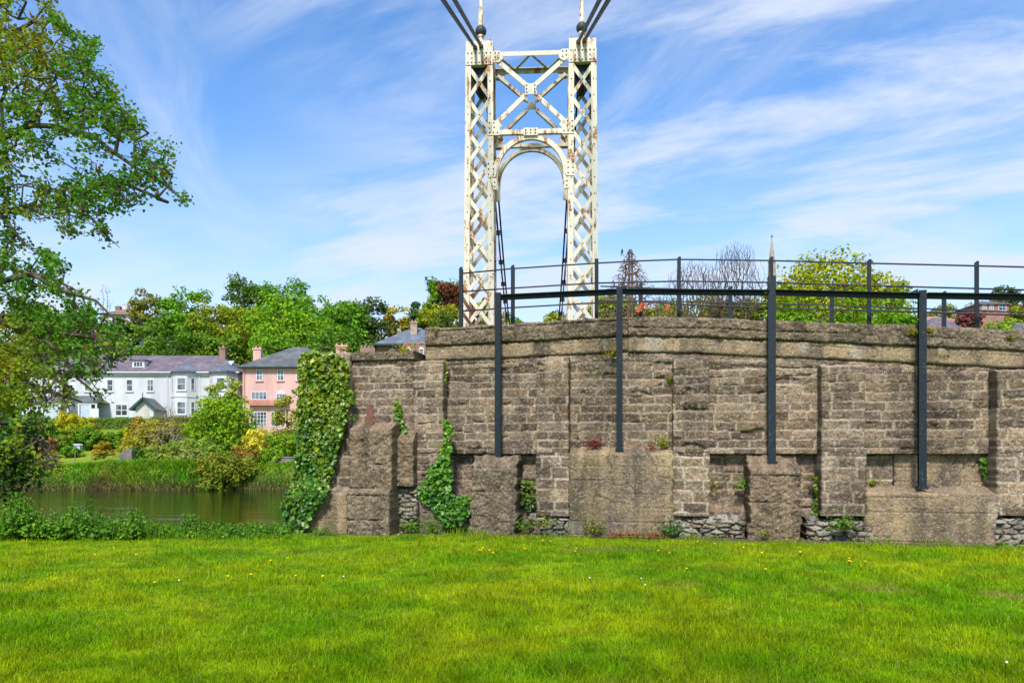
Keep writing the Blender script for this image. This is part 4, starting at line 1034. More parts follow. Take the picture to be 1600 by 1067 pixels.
# --- pink house
S2 = 85 / F; PX0 = 379; pzb = EYE + 33 * S2
PH = empty('pink_house', ((PX0 - PXC) * S2, 85, pzb), 0, 'pink rendered three-storey house with grey hipped roof beside the ivy', 'house')
hx = lambda px: (px - PX0) * S2
hz2 = lambda py: (672 - py) * S2
PW = hx(522); PE = hz2(573)
MB().box(0, PW, 0, 9, -3, PE - .15).build('wall', M_PINK, PH)
hip_roof(0, PW, 0, 9, PE, PE + 3.0, 4.6, .45).build('roof', M_SLATE_GREY, PH)
MB().box(-.44, PW + .44, -.62, -.452, PE - .14, PE - .01).build('gutter', M_GREENTRIM, PH)
for px in (405.5, 438.5, 468, 500): window(PH, hx(px), hz2(595), 10.5 * S2, 17.5 * S2, 0, (1, 1), sill_mat=M_PINKTRIM)
window(PH, hx(405), hz2(624.5), 25 * S2, 13 * S2, 0, (3, 0), sill=False)
window(PH, hx(438.5), hz2(624.5), 14 * S2, 10 * S2, 0, (2, 1), arch=.42, sill=False); window(PH, hx(476), hz2(624.5), 20 * S2, 13 * S2, 0, (3, 0), sill=False)
for px in (407, 433.5, 470): window(PH, hx(px), hz2(666), 20 * S2, 23 * S2, 0, (3, 3), sill=False, fr=.075)
m = MB().box(hx(390), hx(452), -.6, -.001, hz2(633.5), hz2(631.5)).box(hx(390), hx(452), -.6, -.45, hz2(627), hz2(625.2))
for k in range(26): m._lathe((hx(390.6) + k * (hx(451) - hx(390.6)) / 25, -.53, hz2(631.5)), [(.05, 0), (.09, .12), (.05, .28), (.06, hz2(627) - hz2(631.5))], 6)
m.build('balcony', M_PINKTRIM, PH)
MB().tube([(hx(382), -.07, 0), (hx(382), -.07, PE - .2)], .06, 6).build('drainpipe', M_PINKTRIM, PH)
chimney(PH, hx(393), 2.2, PE + .3, hz2(543) + .2, .95, .8, M_PINK, 2)
chimney(PH, hx(514), 6.5, PE - .3, hz2(539) + .9, 1.35, .8, M_PINK, 3)

# --- brown brick house
S3 = 95 / F; BH = empty('brick_house', ((588 - PXC) * S3, 95, 5.0), 0, 'brown brick house with blue slate roof and red-arched windows behind the wall', 'house')
bz = lambda py: EYE + (PYH - py) * S3 - 5.0
bxx = lambda px: (px - 588) * S3
MB().box(0, bxx(660), 0, 9, -3, bz(541)).box(bxx(636), bxx(700), -1.3, -.001, -3, bz(541.2)).build('wall', M_BRICK, BH)
hip_roof(0, bxx(700), -.6, 9, bz(539), bz(515) + .95, 4.2, .3).build('roof', M_SLATE_BLUE, BH)
MB().box(-.33, bxx(700) + .33, -1.05, -.905, bz(540.8), bz(538.6)).build('gutter', M_GREENTRIM, BH)
for px, y in ((613, 0), (640.5, -1.3), (660.5, -1.3)):
    f = window(BH, bxx(px), bz(556), .62 if px > 620 else .9, 9 * S3, y, (0, 1), arch=.25, sill=True)
    m = MB(); x0 = bxx(px); rr = .68
    n_ = 10
    for i in range(n_):
        a0, a1 = math.pi * i / n_, math.pi * (i + 1) / n_; zc = bz(547)
        m.add([(x0 + r0 * math.cos(a), yy, zc + r0 * math.sin(a)) for yy in (y - .03, y - .001) for (r0, a) in ((rr, a0), (rr + .2, a0), (rr + .2, a1), (rr, a1))], [(0, 1, 2, 3), (0, 1, 5, 4), (1, 2, 6, 5), (2, 3, 7, 6), (3, 0, 4, 7)])
    m.build('brick_arch', M_REDBRICK, BH)
chimney(BH, bxx(643), 2.5, bz(530), bz(504) + .5, .9, .8, M_SPIRE, 2)
chimney(BH, bxx(698), 4.5, bz(530), bz(500) + .2, .9, .8, M_BRICK, 1)
CW = empty('castellated_wall', ((565 - PXC) * S3, 94, 5.0), 0, 'low castellated brown brick wall left of the brick house', 'wall')
m = MB().box(0, bxx(611), 0, .4, -2, bz(545))
for k in range(4): m.box(.05 + k * .48, .33 + k * .48, .0, .4, bz(545) + .001, bz(541))
m.build('brickwork', M_BRICK, CW)

# --- house on the hill
S4 = 150 / F; hxw = (160 - PXC) * S4; gzz = float(hz(hxw + 3, 150)) - .5
HH = empty('hill_house', (hxw, 150, gzz), 0, 'small white house with brown hipped roof half hidden on the wooded hill', 'house')
hh = lambda py: EYE + (PYH - py) * S4 - gzz
MB().box(0, 55 * S4, 0, 8, -2, hh(492)).build('wall', M_HWHITE, HH)
hip_roof(0, 55 * S4, 0, 8, hh(491), hh(476), 3.4, .5).build('roof', M_TILE_BROWN, HH)
for px in (18, 34, 46): window(HH, px * S4, hh(503), .9, 1.2, 0, (0, 1))
chimney(HH, 9 * S4, 4, hh(485), hh(474) + .1, 1.0, .9, M_BRICK, 2); chimney(HH, 22 * S4, 3.6, hh(484), hh(471) + .1, 1.1, .9, M_HWHITE, 2)

# --- church spire and far roofs to the right
S5 = 180 / F; cxs = (1206 - PXC) * S5; gs = float(hz(cxs, 180)) - .5
CH = empty('church_spire', (cxs, 180, gs), 0, 'slim pale stone church spire with a cross rising behind the railing', 'church')
zt = EYE + (PYH - 374) * S5 - gs; zb = EYE + (PYH - 409) * S5 - gs
m = MB()._lathe((0, 0, 0), [(.78, zb), (.74, zb + .4), (.06, zt)], 8); m.build('spire', M_SPIRE, CH)
MB()._lathe((0, 0, 0), [(1.15, 0), (1.05, zb - 5), (.85, zb - .4), (.95, zb - .3), (.95, zb)], 8).build('turret', M_SPIRE, CH)
MB().box(-.06, .06, -.06, .06, zt - .1, zt + 1.25).box(-.42, -.061, -.06, .06, zt + .62, zt + .76).box(.061, .42, -.06, .06, zt + .62, zt + .76).build('cross', M_POST, CH)
S6 = 130 / F; M_BRICKRED = m_plain('old_red_brick', (.27, .13, .10), (.34, .19, .15), 5, .9, .2)
def far_house(name, label, px0, px1, eave, ridge, Y, wall_m, roof_m, wins=(), chim=(), inset=2.5):
    s = Y / F; x0 = (px0 - PXC) * s; gz = float(hz(x0, Y)) - .3; w_ = (px1 - px0) * s; z = lambda py: EYE + (PYH - py) * s - gz
    h = empty(name, (x0, Y, gz), 0, label, 'house'); MB().box(0, w_, 0, 7, -2, z(eave) - .16).build('wall', wall_m, h)
    hip_roof(0, w_, 0, 7, z(eave), z(ridge) + .6, inset, .3).build('roof', roof_m, h)
    for a, b, wp, hp in wins: window(h, (a - px0) * s, z(b), wp * s, hp * s, 0, (1, 1))
    for a, tp, wp, mt in chim: chimney(h, (a - px0) * s, 3.0, z(eave), z(tp), wp * s, .9, mt, 2)
    return h
far_house('far_house', 'red brick house with white windows beyond the path railing', 1531, 1576, 474.5, 469, 130, M_BRICKRED, M_SLATE_GREY, [(1566, 486, 12, 12), (1549, 486, 6, 10), (1538, 486, 6, 10)], [])
far_house('far_house', 'low house with worn purple slates and a dark-topped chimney', 1452, 1514, 513, 496, 115, M_BRICK, M_SLATE_PURPLE, [], [(1507, 499, 6, M_HWHITE)])
far_house('far_house', 'terraced roof with orange ridge tiles behind the right end posts', 1446, 1502, 501, 494, 128, M_BRICK, M_TILE_RED, [], [])
far_house('far_house', 'grey sloping roof and white gable at the right picture edge', 1572, 1640, 516, 500, 100, M_HWHITE, M_SLATE_GREY, [(1603, 512, 6, 8)], [])

# ================================================================== trees on the far side
BR = (.10, .24, .015); MID = (.08, .20, .018); DK = (.040, .105, .02); YG = (.19, .24, .018); OL = (.13, .19, .03); CU = (.12, .035, .028); BG = (.04, .10, .04); LM = (.15, .29, .02)
T = tree
# skyline, left to right
T('broadleaf_tree', 'dark green tree behind the veranda end of the white house', 12, 520, 100, 90, DK, 1500, .42, seed=1, col2=MID, bot=.05)
T('broadleaf_tree', 'yellow green tree on the hill above the veranda roof', 62, 470, 118, 90, OL, 1500, .45, seed=2, col2=YG)
T('broadleaf_tree', 'mid green tree rising behind the left end of the purple roof', 112, 486, 112, 80, MID, 1500, .42, seed=3, col2=BR)
T('broadleaf_tree', 'dark evergreen tree close below the hill house', 193, 497, 128, 40, DK, 900, .45, seed=4, col2=BG, bot=.0)
T('broadleaf_tree', 'airy tall tree with pale bare trunks right of the hill house', 229, 452, 122, 56, (.12, .16, .04), 1100, .36, seed=5, gap=.25, trunk_mat=M_BARKPALE, bot=.38)
T('broadleaf_tree', 'bright green tree with pale trunk above the middle of the purple roof', 280, 448, 116, 74, (.075, .21, .02), 1900, .4, seed=6, col2=BR, bot=.2, trunk_mat=M_BARKPALE)
T('broadleaf_tree', 'yellowish loose tree between the bright green and the tall dark one', 338, 470, 114, 74, (.14, .20, .02), 1700, .4, seed=7, col2=YG)
T('broadleaf_tree', 'tallest dark green tree on the skyline behind the pink chimney', 397, 432, 130, 92, (.05, .11, .025), 2000, .46, seed=8, col2=MID, bot=.2)
T('broadleaf_tree', 'green round tree just right of the tallest skyline tree', 447, 436, 128, 80, (.06, .19, .02), 1800, .44, seed=9, col2=BR, bot=.2)
T('chestnut_tree', 'huge bright green chestnut tree above the pink house roof', 461, 459, 104, 128, (.095, .24, .012), 3800, .40, seed=10, col2=LM, bot=.08)
T('broadleaf_tree', 'bright green tree beside the chestnut, above the ivy pier', 533, 462, 110, 80, (.07, .21, .02), 2200, .4, seed=11, col2=BR, bot=.1)
T('broadleaf_tree', 'yellow green tree filling in left of the chestnut', 385, 476, 106, 76, (.13, .23, .015), 2000, .38, seed=12, col2=YG, bot=.08)
T('cypress_tree', 'dark spreading cypress between the chestnut and the brick house', 585, 474, 112, 82, (.035, .075, .03), 2300, .38, 'layer', seed=13, col2=(.06, .10, .035), bot=.05)
T('broadleaf_tree', 'golden green tree peeping over the dark cypress', 622, 477, 124, 56, (.20, .22, .02), 1000, .44, seed=14, col2=(.26, .22, .03), bot=.2)
T('conifer_tree', 'small pointed dark conifer behind the brick house chimney', 650, 473, 118, 44, DK, 1100, .4, 'cone', seed=15, col2=BG, bot=.0)
T('broadleaf_tree', 'tall green tree left of the tower beside the copper one', 691, 430, 112, 62, (.09, .18, .02), 1500, .4, seed=16, col2=BR, bot=.25)
T('copper_beech', 'copper red tree just left of the tower', 707, 434, 108, 42, (.085, .034, .026), 1300, .38, seed=17, col2=(.13, .06, .035), bot=.3)
T('broadleaf_tree', 'yellow green tree below the copper beech', 690, 470, 104, 66, (.16, .20, .015), 1500, .38, seed=18, col2=YG, bot=.1)
T('cedar_tree', 'flat-layered dark cedar at the top left corner of the wall', 697, 486, 98, 74, (.035, .085, .02), 1900, .36, 'layer', seed=19, col2=(.09, .14, .02), bot=.05)
T('broadleaf_tree', 'dark green shrubby tree behind the brick house roof', 668, 487, 106, 56, DK, 1300, .38, seed=20, col2=MID, bot=.0)
T('broadleaf_tree', 'shaded green tree behind the right end of the purple roof', 352, 512, 101, 70, MID, 1500, .36, seed=21, col2=(.10, .17, .02), bot=.0)
T('broadleaf_tree', 'leafy tree behind the rooftop window of the white house', 296, 508, 103, 84, (.055, .15, .02), 1700, .36, seed=22, col2=BR, bot=.0)
T('broadleaf_tree', 'green tree with twin pale trunks behind the white dormer', 226, 500, 102, 62, (.07, .16, .02), 900, .36, seed=23, gap=.15, trunk_mat=M_BARKPALE, bot=.3)
T('broadleaf_tree', 'dark undergrowth tree just behind the dormer', 252, 530, 98, 76, DK, 1200, .34, seed=24, col2=MID, bot=.0)
T('broadleaf_tree', 'dark leafy tree behind the hidden half of the purple roof', 160, 515, 101, 90, MID, 1500, .36, seed=25, col2=BR, bot=.0)
T('broadleaf_tree', 'dense green tree behind the pink house ridge', 432, 512, 98, 90, MID, 1800, .36, seed=26, col2=BR, bot=.0)
T('broadleaf_tree', 'dense dark green tree behind the pink chimney by the ivy', 520, 505, 97, 90, (.045, .13, .02), 1800, .36, seed=27, col2=MID, bot=.0)
T('broadleaf_tree', 'green tree in the gap right of the green round skyline tree', 492, 466, 124, 70, (.07, .2, .02), 1700, .42, seed=46, col2=BR, bot=.1)
T('broadleaf_tree', 'pale green tree in the gap between the ivy tree and the cypress', 556, 468, 122, 62, (.08, .18, .02), 1500, .42, seed=47, col2=BR, bot=.1)
T('broadleaf_tree', 'green tree low between the two pale-trunked trees', 258, 486, 108, 60, (.07, .18, .02), 1300, .38, seed=48, col2=BR, bot=.0)
T('broadleaf_tree', 'mid green tree filling in below the yellowish loose tree', 318, 488, 106, 70, (.08, .18, .02), 1500, .38, seed=49, col2=YG, bot=.0)
# seen through the portal and beside the tower legs
T('broadleaf_tree', 'green tree low inside the portal at its left side', 796, 481, 95, 64, (.07, .14, .025), 1100, .36, seed=28, col2=BR, bot=.1)
T('broadleaf_tree', 'green tree low inside the portal at its right side', 878, 482, 95, 58, (.07, .15, .025), 1100, .36, seed=29, col2=YG, bot=.1)
T('broadleaf_tree', 'yellow green tree showing through the left tower leg', 752, 462, 100, 52, (.15, .18, .02), 1100, .38, seed=30, col2=YG, bot=.1)
# to the right of the tower
T('broadleaf_tree', 'low bright green bushy tree right of the tower foot', 960, 452, 84, 90, (.12, .24, .012), 4200, .34, seed=31, col2=YG, bot=.0)
T('broadleaf_tree', 'light green bushy tree under the bare trees', 1070, 456, 78, 120, (.16, .22, .02), 4800, .32, seed=32, col2=(.24, .27, .05), bot=.0)
T('broadleaf_tree', 'olive green bush below the taller bare tree', 1150, 460, 74, 100, (.11, .15, .035), 4200, .30, seed=33, col2=YG, bot=.0)
T('broadleaf_tree', 'bright green bushy tree behind the orange tape tag', 1015, 462, 82, 90, (.11, .22, .012), 3600, .32, seed=50, col2=YG, bot=.0)
T('sycamore_tree', 'large yellow green tree behind the rails right of the spire', 1282, 388, 66, 168, (.15, .24, .012), 4200, .29, seed=34, col2=(.27, .29, .015), bot=.25)
T('sycamore_tree', 'lower right shoulder tree of the large yellow green one', 1366, 418, 68, 106, (.12, .21, .012), 2200, .29, seed=35, col2=(.22, .27, .02), bot=.2)
T('broadleaf_tree', 'deep green tree filling the rails below the large yellow green one', 1290, 452, 62, 200, (.06, .19, .012), 3000, .28, seed=36, col2=(.12, .26, .015), bot=.0)
T('broadleaf_tree', 'green bushy tree right of the second tall barrier post', 1222, 430, 70, 56, (.12, .19, .015), 1300, .30, seed=37, col2=YG, bot=.0)
T('broadleaf_tree', 'bright green bush behind the fourth tall barrier post', 1412, 478, 62, 80, (.09, .22, .012), 1300, .28, seed=38, col2=BR, bot=.0)
T('broadleaf_tree', 'distant pale green tree behind the far terraced roof', 1462, 470, 150, 56, (.12, .17, .06), 900, .5, seed=39, col2=(.16, .21, .07), bot=.0)
T('broadleaf_tree', 'distant green tree between the far posts right of the barrier', 1500, 474, 145, 60, (.11, .16, .05), 900, .5, seed=40, col2=(.18, .22, .05), bot=.0)
T('broadleaf_tree', 'green bush in front of the red brick far house', 1546, 496, 90, 74, (.10, .21, .02), 1300, .36, seed=41, col2=(.17, .26, .03), bot=.0)
T('broadleaf_tree', 'yellow green tree at the right picture edge', 1592, 470, 104, 44, (.15, .22, .015), 1000, .4, seed=42, col2=YG, bot=.0)
T('purple_tree', 'small dark purple leaved tree beside the red brick far house', 1516, 482, 110, 36, (.10, .035, .04), 700, .36, seed=43, col2=(.15, .06, .06), bot=.0)
T('pine_tree', 'blue green umbrella pine on the far right skyline', 1570, 441, 190, 40, (.03, .085, .055), 900, .6, seed=44, col2=(.06, .13, .06), bot=.5)
T('broadleaf_tree', 'mixed russet tree on the skyline under the umbrella pine', 1584, 456, 170, 60, (.12, .14, .05), 900, .5, seed=45, col2=(.2, .11, .06), bot=.0)
bare_tree('bare_tree', 'leafless grey branching tree between two railing posts', 1085, 406, 72, 140, 1, M_BARK, 2600, .0085)
bare_tree('bare_tree', 'taller leafless grey tree just left of the spire', 1150, 376, 70, 112, 2, M_BARK, 2400, .0085)
larch = bare_tree('larch_tree', 'brown bare twin-trunked larch right of the tower', 985, 389, 76, 76, 3, M_BARKBROWN, 2200, .019, 'larch', pw=.30)
bare_tree('bare_tree', 'thin bare double-stemmed tree left of the hill house', 165, 441, 132, 26, 4, M_BARKPALE, 70, .02)
bd = pt(972, 396, 76); bird = empty('bird', tuple(bd), .4, 'small dark bird perched on the top of the bare larch', 'bird')
bm_ = MB()._lathe((0, 0, 0), [(.02, -.02), (.09, .05), (.12, .16), (.10, .27), (.065, .33), (.075, .39), (.06, .45), (.01, .48)], 10)
bm_.bar((0, .05, .08), (0, .22, -.22), .09, .03, (1, 0, 0)).bar((0, -.05, .41), (0, -.15, .39), .03, .03).bar((.03, 0, .03), (.03, 0, -.06), .015, .015).bar((-.03, 0, .03), (-.03, 0, -.06), .015, .015)
bm_.build('body', M_BIRD, bird, True)
MB().tube([pt(972, 397.5, 76), pt(980, 404, 76), pt(985, 412, 76)], .03, 5).build('perch_branch', M_BARKBROWN, None).parent = None
pb = bpy.data.objects['perch_branch']; pb.location = -larch.location; pb.parent = larch

# ================================================================== garden and bank beyond the river
def shrub(label, px, top, bot_py, Y, wpx, col, n=900, leaf=.22, kind='round', seed=0, name='shrub', **kw):
    gz = float(hz((px - PXC) / F * Y, Y)); gnd = min(gz, EYE + (PYH - bot_py) / F * Y) if bot_py else gz
    return tree(name, label, px, top, Y, wpx, col, n, leaf, kind, ground=gnd, seed=200 + seed, cat='shrub', bot=kw.pop('bot', .0), **kw)
S_ = shrub
S_('yellow flowering green bush at the far left of the river bank', 18, 703, 724, 60.5, 44, (.16, .27, .012), 700, .2, seed=1, col2=(.42, .40, .02))
S_('orange tinged azalea bush in the middle of the garden', 163, 690, 706, 68, 30, (.25, .18, .02), 500, .2, seed=2, col2=(.24, .26, .02))
S_('round clipped green bush below the hedge', 181, 674, 700, 74, 34, (.08, .19, .015), 900, .2, seed=3, col2=(.13, .25, .02))
S_('yellow green bush at the right end of the hedge', 197, 668, 690, 76, 26, (.22, .28, .012), 600, .2, seed=4, col2=(.34, .35, .02))
S_('yellow green bush in front of the veranda doors', 108, 644, 672, 80, 44, (.24, .27, .01), 900, .24, seed=5, col2=(.32, .32, .02))
S_('mid green bush below the veranda', 112, 662, 700, 76, 60, (.13, .22, .015), 1200, .24, seed=6, col2=YG)
S_('dark green bush left of the clipped round one', 140, 668, 705, 73, 52, (.05, .15, .015), 1200, .24, seed=7, col2=(.11, .22, .02))
S_('golden bush squeezed between two green bushes', 158, 672, 700, 73.5, 20, (.22, .25, .01), 450, .2, seed=8, col2=(.28, .27, .02))
S_('dark laurel bush left of the garden below the veranda', 48, 650, 706, 72, 86, (.04, .12, .015), 1800, .26, seed=9, col2=(.09, .19, .02))
S_('dense dark bush at the left picture edge beyond the river', 2, 640, 700, 70, 60, (.03, .10, .015), 1300, .26, seed=10, col2=MID)
S_('brown dead-leaved bush behind the beehive', 76, 684, 704, 69, 30, (.24, .14, .07), 500, .2, seed=11, col2=(.30, .2, .1))
S_('low green clump beside the beehive', 110, 698, 710, 67, 40, (.06, .17, .015), 500, .18, seed=12, col2=BR)
S_('olive bramble mass with grey twigs left of the dome-shaped tree', 245, 655, 722, 65, 74, (.17, .19, .03), 2000, .22, seed=13, col2=(.22, .24, .05), gap=.2, trunk_mat=M_BARKPALE)
S_('reddish olive bush below the porch', 226, 652, 690, 72, 46, (.20, .15, .03), 1000, .22, seed=14, col2=(.26, .24, .04), gap=.15)
S_('yellowish bramble slope below the hedge end', 215, 676, 722, 66, 50, (.20, .22, .02), 1200, .22, seed=15, col2=(.26, .27, .04))
S_('pale green bush above the river behind the grass bank', 272, 690, 732, 61.5, 76, (.11, .20, .03), 1500, .2, seed=16, col2=(.19, .26, .06))
S_('dark green bramble clump right of the stone pillar', 222, 698, 728, 62, 50, (.06, .16, .02), 1000, .2, seed=17, col2=(.12, .2, .04))
S_('dome-shaped bright green tree between the white and pink houses', 347, 627, 712, 68, 120, (.075, .20, .01), 4200, .24, 'layer', seed=18, name='maple_tree', col2=(.16, .28, .015), bot=.12)
S_('pale feathery tree in front of the white house bay', 352, 588, 690, 77, 62, (.14, .22, .03), 1500, .22, seed=19, name='birch_tree', col2=(.22, .29, .05), gap=.3)
S_('vivid yellow azalea below the pink house', 402, 671, 704, 65, 47, (.36, .37, .03), 1300, .16, seed=20, col2=(.44, .47, .09), bot=.3)
S_('light green slender tree before the pink house windows', 449, 606, 704, 71, 46, (.16, .21, .03), 1100, .2, seed=21, name='birch_tree', col2=(.24, .28, .05), gap=.35)
S_('green bush between the yellow azalea and the ivy', 442, 678, 716, 64, 56, (.07, .19, .015), 1300, .2, seed=22, col2=(.15, .26, .02))
S_('green bush behind the yellow azalea', 385, 682, 712, 67, 60, (.08, .19, .015), 900, .2, seed=23, col2=BR)
S_('reddish leaved bush above the big bank bush', 385, 696, 728, 60.5, 56, (.20, .10, .03), 1100, .18, seed=24, col2=(.16, .20, .03))
S_('big rounded red-tinged bush hanging over the water', 350, 702, 768, 57.8, 92, (.09, .18, .015), 2600, .19, seed=25, col2=(.16, .17, .03))
S_('fresh green bush left of the yellow azalea', 318, 684, 722, 62.5, 60, (.11, .22, .03), 1100, .19, seed=26, col2=(.18, .28, .05))
S_('green bush at the foot of the wall across the river', 420, 700, 730, 61, 50, (.07, .20, .015), 1000, .18, seed=27, col2=(.15, .27, .02))
S_('small twiggy garden shrub on the lawn by the stone pillar', 158, 704, 726, 61.5, 18, (.13, .17, .02), 160, .16, seed=28, gap=.3, bot=.3)
S_('leafy green shrub on the slope right of the golden bush', 208, 686, 726, 68, 56, (.09, .19, .02), 1200, .2, seed=31, col2=YG)
S_('olive shrub on the slope above the bramble mass', 284, 662, 700, 71, 60, (.15, .18, .03), 1300, .22, seed=32, col2=(.22, .24, .04))
S_('pale sage green shrub left of the big bank bush', 296, 700, 736, 60.5, 50, (.12, .20, .05), 1100, .18, seed=33, col2=(.2, .26, .09))
S_('dark green shrub in the shade under the dome-shaped tree', 330, 682, 716, 66, 60, (.04, .12, .015), 1100, .2, seed=34, col2=(.08, .17, .02))
S_('green shrub on the slope below the laurel bush', 84, 676, 706, 71, 50, (.08, .18, .02), 1100, .22, seed=35, col2=(.14, .24, .02))
S_('dry brown herb patch on the garden bed by the stakes', 62, 700, 716, 63, 60, (.22, .15, .08), 700, .16, seed=36, col2=(.26, .22, .08))
S_('rounded yellow green shrub just left of the hedge front', 134, 652, 690, 77.5, 34, (.20, .25, .012), 900, .2, seed=37, col2=(.27, .3, .02))
bare_tree('bare_shrub', 'grey leafless twiggy shrub tangled in the bramble mass', 262, 662, 64, 70, 11, M_BARKPALE, 240, .012)
bare_tree('bare_shrub', 'grey leafless shrub against the white wall right of the porch', 264, 632, 76, 36, 12, M_BARKPALE, 120, .012)
# clipped hedge
r_ = np.random.default_rng(77)
def hedge(name, label, px0, px1, top, bot, Y, dep, col, col2, n, leaf=.16):
    x0, x1 = (px0 - PXC) / F * Y, (px1 - PXC) / F * Y; z1 = EYE + (PYH - top) / F * Y; z0 = EYE + (PYH - bot) / F * Y - 1
    e_ = empty(name, ((x0 + x1) / 2, Y, z0), 0, label, 'hedge'); w_, h = x1 - x0, z1 - z0
    face = r_.integers(0, 3, n); P = np.stack([r_.uniform(-w_ / 2, w_ / 2, n), r_.uniform(0, dep, n), r_.uniform(0, h, n)], 1); N = r_.normal(size=(n, 3)) * .5
    P[face == 0, 1] = r_.normal(0, .06, (face == 0).sum()); N[face == 0] += [0, -1, .3]; P[face == 1, 2] = h + r_.normal(0, .05, (face == 1).sum()); N[face == 1] += [0, 0, 1.2]
    t = np.clip(.5 + fbm(P[:, 0] * .7, P[:, 2] * .9, 8, 3), 0, 1)[:, None]
    leaves('foliage', P, N, leaf * r_.uniform(.7, 1.3, n), 1.4 * (np.array(col) * (1 - t) + np.array(col2) * t) * r_.uniform(.8, 1.2, (n, 1)), M_FAR, e_, r_)
    MB().box(-w_ / 2 + .1, w_ / 2 - .1, .15, dep - .1, 0, h - .15).build('stems', M_BARK, e_)
hedge('clipped_hedge', 'flat-topped clipped green hedge in front of the white house', 132, 218, 654, 676, 79, 1.6, (.09, .20, .012), (.17, .27, .015), 4200)
hedge('clipped_hedge', 'brownish green hedge below the bay window of the white house', 232, 300, 652, 672, 78, 1.4, (.15, .16, .025), (.20, .22, .03), 2600)

# small garden things
def gp(px, py, Y): return tuple(pt(px, py, Y))
x, y, z = gp(197, 725, 60.5); SP = empty('stone_pillar', (x, y, z - .5), .2, 'broken dark stone pillar stump with a sloping wall end at the river garden', 'pillar')
MB().prism([(-.5, 0), (.55, 0), (.55, 1.75), (.1, 1.8), (-.35, 1.45), (-.5, 1.2)], -.35, .35).build('pillar', M_STONEWALL, SP, bevel=.05)
MB().prism([(-2.0, 0), (-.51, 0), (-.51, .9), (-1.2, .6), (-2.0, .45)], -.25, .25).build('sloping_wall', M_STONEWALL, SP, bevel=.04)
x, y, z = gp(440, 731, 60.5); G_ = empty('garden_wall', (x, y, z - .4), 0, 'low grey stone garden wall beside the ivy across the river', 'wall')
MB().box(-.9, 2.2, 0, .4, 0, 1.25).box(-.95, 2.25, -.05, .45, 1.251, 1.36).build('masonry', M_STONEWALL, G_, bevel=.03)
x, y, z = gp(122, 704, 68); BV = empty('beehive', (x, y, z), .1, 'small pale blue grey beehive box in the garden', 'beehive')
MB().box(-.28, .28, -.25, .25, .0, .30).box(-.25, .25, -.22, .22, .301, .52).build('box', M_GREYBLUE, BV, bevel=.01); MB().prism([(-.33, .521), (.33, .521), (.22, .66), (-.22, .66)], -.29, .29).build('lid', M_TRIM, BV)
x, y, z = gp(3, 706, 66); SH = empty('garden_shed', (x, y, z), 0, 'small weathered wooden shed at the left picture edge', 'shed')
MB().box(-.8, .35, 0, 1.2, -.3, .7).build('wall', M_WOOD, SH); MB().prism([(-.95, .7), (.5, .7), (-.15, 1.1)], -.15, 1.35).build('roof', M_SLATE_GREY, SH)
x, y, z = gp(161, 655, 84); BN = empty('recycling_bin', (x, y, z - .9), 0, 'blue bin showing over the hedge by the white house', 'bin')
MB().prism([(-.28, 0), (.28, 0), (.34, 1.0), (-.34, 1.0)], -.3, .3).build('body', M_BLUE, BN); MB().box(-.37, .37, -.35, .33, 1.001, 1.08).build('lid', M_BLUE, BN)
stk = None
for i, (px, py, Y, h) in enumerate([(117, 727, 60.8, 1.15), (143, 727, 60.8, 1.2), (92, 726, 61, .9)]):
    o = MB().tube([(0, 0, -.2), (.02, 0, h)], .035, 6).build('garden_stake', M_WOOD); o.location = gp(px, py, Y)
    tag(o, ['thin wooden stake at the left of the garden lawn edge, below the beehive', 'thin wooden stake in the middle of the garden lawn edge', 'short wooden stake in the brown garden bed'][i], 'stake', 'garden stakes')
# tall bank grass
def blades(name, P, h, wd, bend, col, mat, r_, parent=None, label=None, cat=None):
    n = len(P); a = r_.uniform(0, 2 * np.pi, n); dx = np.stack([np.cos(a), np.sin(a), np.zeros(n)], 1)
    b = r_.uniform(0, 2 * np.pi, n); lean = np.stack([np.cos(b), np.sin(b), np.zeros(n)], 1) * (bend * h)[:, None]
    h = h[:, None]; wd = wd[:, None]; up = np.array([0, 0, 1.])
    V = np.stack([P - dx * wd / 2, P + dx * wd / 2, P + lean * .35 + up * h * .58 - dx * wd * .38, P + lean * .35 + up * h * .58 + dx * wd * .38, P + lean + up * h * (1 - .3 * bend[:, None])], 1).reshape(-1, 3)
    idx = (np.arange(n) * 5)[:, None]
    o = np_mesh(name, V, [idx + np.array([0, 1, 3, 2]), idx + np.array([2, 3, 4])], mat, parent, np.repeat(col, 5, 0))
    if label: tag(o, label, cat, kind='stuff')
    return o
r_ = np.random.default_rng(91)
n = 42000; xb = r_.uniform(-50, -3, n); yb = 56.6 + 5.2 * r_.uniform(0, 1, n) ** 1.7 + .5 * fbm(xb * .22, xb * 0 + 3.3, 5, 3); zb = hz(xb, yb)
k = zb > WZ - .15; xb, yb, zb = xb[k], yb[k], zb[k]; n = len(xb)
cl_ = fbm(xb * .35, yb * .5, 61, 3); cl2 = fbm(xb * .9, yb * 1.2, 62, 3)
hh_ = (.28 + .65 * np.clip(cl_ + .3, 0, 1)) * r_.uniform(.5, 1.3, n) * (1 - .55 * sm(59.0, 61.2, yb))
gc = np.array([.10, .33, .012]); gy = np.array([.25, .36, .02]); gb = np.array([.27, .20, .09])
t = np.clip(.45 + .8 * cl2, 0, 1)[:, None]; cB = gc * (1 - t) + gy * t
low = np.clip(sm(-1.0, -1.4, zb) * .7 + .5 * sm(.1, .5, fbm(xb * .5, yb * .3, 63, 3)), 0, 1)[:, None]; cB = cB * (1 - low) + gb * low
blades('bank_grass', np.stack([xb, yb, zb], 1), hh_, np.full(n, .075), r_.uniform(.4, 1.15, n), cB * r_.uniform(.75, 1.25, (n, 1)), M_FAR, r_, None, 'tall green and straw-coloured grass along the far river bank', 'grass')

